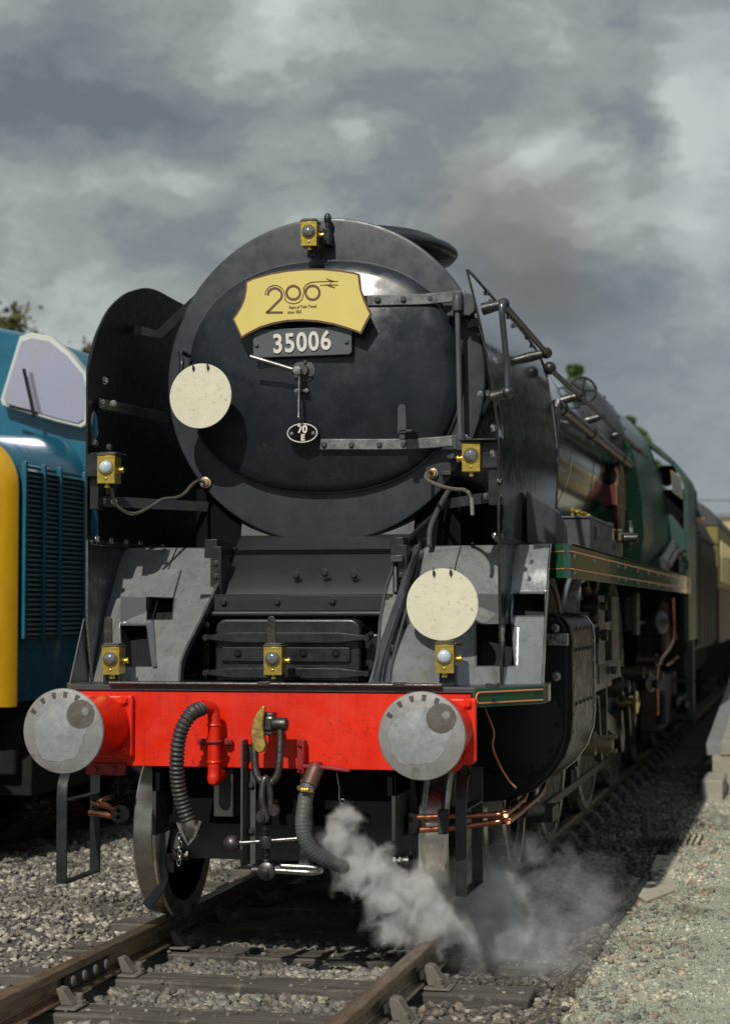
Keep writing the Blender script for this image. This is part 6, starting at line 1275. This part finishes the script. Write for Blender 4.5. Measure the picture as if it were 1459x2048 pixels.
def tree(x, y, h, r, m, label, n=5000, group=None, z0=-.3, leaf=.16):
    T = thing('broadleaf_tree', label, 'tree', (x, y, z0), group, world=False)
    g = G(); g.tube([(0, 0, 0), (.1, .05, h*.35), (.0, .1, h*.75)], .2, 8, smooth=3, radii=lambda t: .24*(1-.7*t))
    for k in range(9): a = RNG.uniform(0, 6.28); z = h*RNG.uniform(.3, .65); g.tube([(.05, .05, z), (r*.4*math.cos(a), r*.4*math.sin(a), z+h*.12), (r*.75*math.cos(a), r*.75*math.sin(a), z+h*.22)], .06, 6, smooth=3, radii=lambda t: .08*(1-.75*t))
    link('trunk', g.mesh('trunk', 'bark'), T)
    cl = []
    for k in range(46):
        a, e, q = RNG.uniform(0, 6.28), RNG.uniform(-.5, 1), RNG.uniform(.45, 1.0)**.5; c = np.array((r*q*math.cos(a)*math.cos(e), r*q*math.sin(a)*math.cos(e), h*.62+h*.36*q*math.sin(e)))
        cl.append(c+RNG.normal(0, 1, (n//46, 3))*np.array((.34, .34, .26))*r*.42)
    link('crown', leafmesh('crown', np.concatenate(cl), leaf, m), T)
tree(-14.9, 30, 8.95, 1.7, 'leafolive', 'olive green tree top showing above the diesel roof, farther left', 7000, 'trees behind the diesel engine')
tree(-12.7, 31, 8.35, 1.5, 'leafolive', 'olive green tree top beside the left smoke deflector', 7000, 'trees behind the diesel engine')
def conifer(x, y, h, label):
    T = thing('conifer_tree', label, 'tree', (x, y, -.3), 'conifers behind the boiler', world=False)
    g = G(); g.tube([(0, 0, 0), (0, 0, h)], .12, 8, radii=lambda t: .16*(1-.95*t)); link('trunk', g.mesh('trunk', 'bark'), T)
    P = []
    for k in range(9000):
        z = h*(1-RNG.power(2.0)**.5*.85) if 0 else h*(1-.85*RNG.uniform(0, 1)**1.2); rr = (h-z+.30)*.42*RNG.uniform(0, 1)**.5*(1+.45*math.sin(z*11)); a = RNG.uniform(0, 6.28); P.append((rr*math.cos(a), rr*math.sin(a), z-rr*.25))
    for k in range(60): z = h-.02*k; P.append((0, 0, z))
    link('crown', leafmesh('crown', np.array(P), .14, 'leafgreen'), T)
for px, py, lab in ((1149, 731, 'green conifer tip showing above the boiler beside the hand wheel'), (1256, 836, 'small conifer tip above the boiler near the cab, left one'), (1274, 858, 'small conifer tip above the boiler next to the cab roof')):
    q = A(px, py, Y=36); conifer(q[0], 36, q[2]+.3, lab)
# ================================================================== far building, wire
bw = A(1429, 1037, Y=120); g = G()
BD = thing('far_building', 'cream walled building beyond the far end of the train', 'building', (8, 122, -.3))
g.box(bw[0], 40, 120, 130, -.3, bw[2]); g.build('wall', 'wallcream', BD)
g = G(); g.box(bw[0]-.2, 40.2, 119.8, 130.2, bw[2], bw[2]+.3); g.build('parapet', 'edging', BD)
for k in range(6): g = G(); g.box(bw[0]+2+5*k, bw[0]+4+5*k, 119.95, 120.0, 3.0, 5.0); g.build('window', 'glassdark', BD)
wz = A(1430, 1004, Y=60); TW = thing('telegraph_wire', 'thin overhead wire crossing the sky above the coach roofs', 'wire', (4, 60, 0))
g = G(); g.tube([(-5, 60, wz[2]+.15), (5, 60, wz[2]), (18, 60, wz[2]+.2)], .018, 5, smooth=6); g.build('wire', 'dark', TW)
for x in (-5, 18): g = G(); g.tube([(x, 60, -.3), (x, 60, wz[2]+.6)], .12, 8); g.build('pole', 'wood', TW)
# ------------------------------------------------------------------ station side, out of frame but mirrored in the paint
ST = thing('station_building', 'long brick station building on the platform', 'building', (9, 26, .9))
g = G(); g.box(7.2, 12.5, 13, 52, .5, 3.9); g.build('wall', 'brick', ST)
g = G(); g.loft([[(6.7, y, 3.9), (13.0, y, 3.9), (9.85, y, 5.9)] for y in (12.6, 52.4)]); g.build('roof', 'roofslate', ST)
for k in range(12): g = G(); g.box(7.14, 7.2, 14.3+3.1*k, 15.5+3.1*k, 1.7, 3.1); g.build('window', 'glassdark', ST, .01)
for k in range(4): g = G(); g.box(7.14, 7.2, 16.0+8.6*k, 16.9+8.6*k, .9, 3.0); g.build('door', 'coachbrown', ST, .01)
for i, (x, y, h) in enumerate(((11, 2, 7), (13, 7, 9), (15.5, -4, 8), (16, 58, 11), (12, 64, 9), (17, 11, 10), (9, 60, 15), (10.5, 72, 16), (13, 86, 18), (17, 75, 17))): tree(x, y, h, 3.0 if h < 12 else 4.6, 'leafdark', ('bushy green tree beside the station, tree standing %s' % ('nearest the camera', 'behind the gravel path', 'far right', 'beyond the building', 'at the building end', 'by the building gable', 'tall above the roof', 'tall and farther off', 'tallest and farthest', 'tall behind the station')[i]), 4000 if h < 12 else 9000, 'trees on the station side', leaf=.26 if h < 12 else .4)
# ================================================================== steam and smoke
def cloudvol(name, blobs, box, dens, col, nsc, sharp, label, aniso=.0, namp=1.1, warpk=.35):
    g = G(); g.box(*box); m = bpy.data.materials.new(name); m.use_nodes = True; t = m.node_tree; t.nodes.clear()
    out = N(t, 'ShaderNodeOutputMaterial'); pvn = N(t, 'ShaderNodeVolumePrincipled'); Lk(t, pvn.outputs[0], out.inputs['Volume'])
    pvn.inputs['Color'].default_value = (*col, 1); pvn.inputs['Anisotropy'].default_value = aniso
    tcx = N(t, 'ShaderNodeTexCoord'); P_ = tcx.outputs['Object']; w_n = N(t, 'ShaderNodeTexNoise'); Lk(t, P_, w_n.inputs['Vector']); w_n.inputs['Scale'].default_value = nsc*.75; w_n.inputs['Detail'].default_value = 3
    P_ = vm(t, 'ADD', P_, vm(t, 'SCALE', vm(t, 'SUBTRACT', w_n.outputs['Color'], (.5, .5, .5)), None, warpk))
    nn = N(t, 'ShaderNodeTexNoise'); Lk(t, P_, nn.inputs['Vector']); nn.inputs['Scale'].default_value = nsc; nn.inputs['Detail'].default_value = 5; nn.inputs['Roughness'].default_value = .60
    nf = mth(t, 'MULTIPLY', mth(t, 'SUBTRACT', nn.outputs[0], .5), namp); acc = None
    for (c, r, w) in blobs:
        d = vm(t, 'DISTANCE', P_, c); f = mth(t, 'MULTIPLY', mth(t, 'ADD', mth(t, 'SUBTRACT', 1.0, mth(t, 'DIVIDE', d, r)), nf), w)
        acc = f if acc is None else mth(t, 'MAXIMUM', acc, f)
    Lk(t, mth(t, 'MULTIPLY', mapr(t, acc, 0.0, sharp, 0, 1), dens), pvn.inputs['Density'])
    m.cycles.volume_step_rate = (3.0 if name == 'chimney_smoke' else 1.0); me = g.mesh(name, None); me.materials.append(m); o = bpy.data.objects.new(name, me); COL.objects.link(o); tag(o, label, 'steam', None, 'stuff'); return o
SB = [((690, 1640), .55, .085, 1), ((680, 1680), .55, .10, 1), ((705, 1730), .58, .125, 1), ((745, 1740), .62, .12, 1), ((780, 1790), .68, .15, 1), ((830, 1790), .78, .16, 1), ((860, 1840), .80, .16, 1), ((790, 1850), .70, .12, 1), ((920, 1840), 1.0, .18, .9), ((970, 1800), 1.1, .20, .75), ((1000, 1860), 1.1, .18, .7),
      ((1060, 1820), 1.25, .20, .42), ((1100, 1860), 1.25, .20, .40), ((1140, 1850), 1.3, .18, .30), ((1060, 1900), 1.15, .2, .45), ((1000, 1940), 1.0, .18, .45), ((1020, 1730), 1.3, .18, .24), ((1090, 1940), 1.05, .2, .36), ((960, 1730), 1.2, .16, .4), ((960, 1950), .95, .15, .38), ((1180, 1800), 1.5, .18, .12)]
cloudvol('steam_cloud', [(A(*p, Y=y), r*1.15, w) for p, y, r, w in SB[:11]], (.05, 1.6, .20, 1.5, -.20, .80), 55, (.999, .996, .992), 12, 1.5, 'dense white steam drifting out below the right buffer over the rail', 0, 1.45, .24)
cloudvol('steam_wisps', [(A(*p, Y=y), r*1.35, .55+.6*w) for p, y, r, w in SB[9:]], (.75, 2.6, .3, 2.8, -.20, .95), 3.6, (.97, .97, .97), 6, 1.1, 'thin veil of steam over the dark ballast right of the steps', 0, 2.6, .5)
cloudvol('chimney_smoke', [(A(*p, Y=y), r, 1) for p, y, r in (((880, 470), 3.2, .30), ((900, 440), 3.6, .42), ((960, 440), 4.6, .6), ((1030, 470), 5.6, .8), ((1100, 500), 7, 1.0), ((1050, 560), 7, .8))], (-.6, 3.2, 2.6, 8.6, 3.5, 6.9), .38, (.46, .36, .26), 1.6, 1.2, 'faint brown smoke drifting from the chimney', 0, 1.4, 1.0)

# ================================================================== driver leaning at the cab side
def person(label, joints, radii, edges, loc):
    t = thing('person', label, 'person', loc, world=False)
    me = bpy.data.meshes.new('body'); me.from_pydata(joints, edges, []); o = link('body', me, t); me.materials.append(M['overall'])
    sk = o.modifiers.new('skin', 'SKIN'); sk.use_smooth_shade = True
    for v_, r in zip(me.skin_vertices[0].data if me.skin_vertices else [], radii): v_.radius = (r, r)
    if not me.skin_vertices:
        bm = __import__('bmesh').new(); bm.from_mesh(me); ly = bm.verts.layers.skin.verify()
        for v_, r in zip(bm.verts, radii): v_[ly].radius = (r, r)
        bm.verts.ensure_lookup_table(); bm.verts[0][ly].use_root = True; bm.to_mesh(me); bm.free()
    s2 = o.modifiers.new('sub', 'SUBSURF'); s2.levels = s2.render_levels = 1
    return t
J = [(0, 0, .92), (0, 0, 1.15), (.02, 0, 1.38), (.02, 0, 1.50), (-.2, 0, 1.42), (-.26, -.05, 1.15), (-.2, -.25, 1.05), (.22, .02, 1.40), (.36, .22, 1.17), (.34, -.02, 1.16), (-.1, 0, .88), (-.11, 0, .48), (-.11, .02, .06), (.1, 0, .88), (.11, 0, .48), (.11, .02, .06)]
DRV = person('engine driver in dark overalls leaning at the cab side', J, [.15, .14, .16, .07, .07, .05, .035, .07, .05, .035, .1, .07, .05, .1, .07, .05], [(0, 1), (1, 2), (2, 3), (2, 4), (4, 5), (5, 6), (2, 7), (7, 8), (8, 9), (0, 10), (10, 11), (11, 12), (0, 13), (13, 14), (14, 15)], (1.04, 13.38, 1.46))
g = G(); g.ball((0, 0, 0), .1, 18, (.86, 1.0, 1.2)); g.ball((0, -.1, -.01), .018, 8); link('head', g.mesh('head', 'skin'), DRV).location = (.02, -.02, 1.66)
g = G(); g.lathe([(.105, 0), (.11, .04), (.09, .08), (0, .09)], (.02, -.01, 1.69), (0, 0, 1), 18); g.box(-.06, .10, -.17, -.08, 1.69, 1.70); link('cap', g.mesh('cap', 'dark'), DRV)
g = G(); g.ball((.36, .23, 1.17), .055, 12, (1, 1.3, .9)); g.tube([(.36, .22, 1.17), (.35, .05, 1.16), (.34, -.06, 1.16)], .035, 8); link('bare_forearm', g.mesh('bare_forearm', 'skin'), DRV)
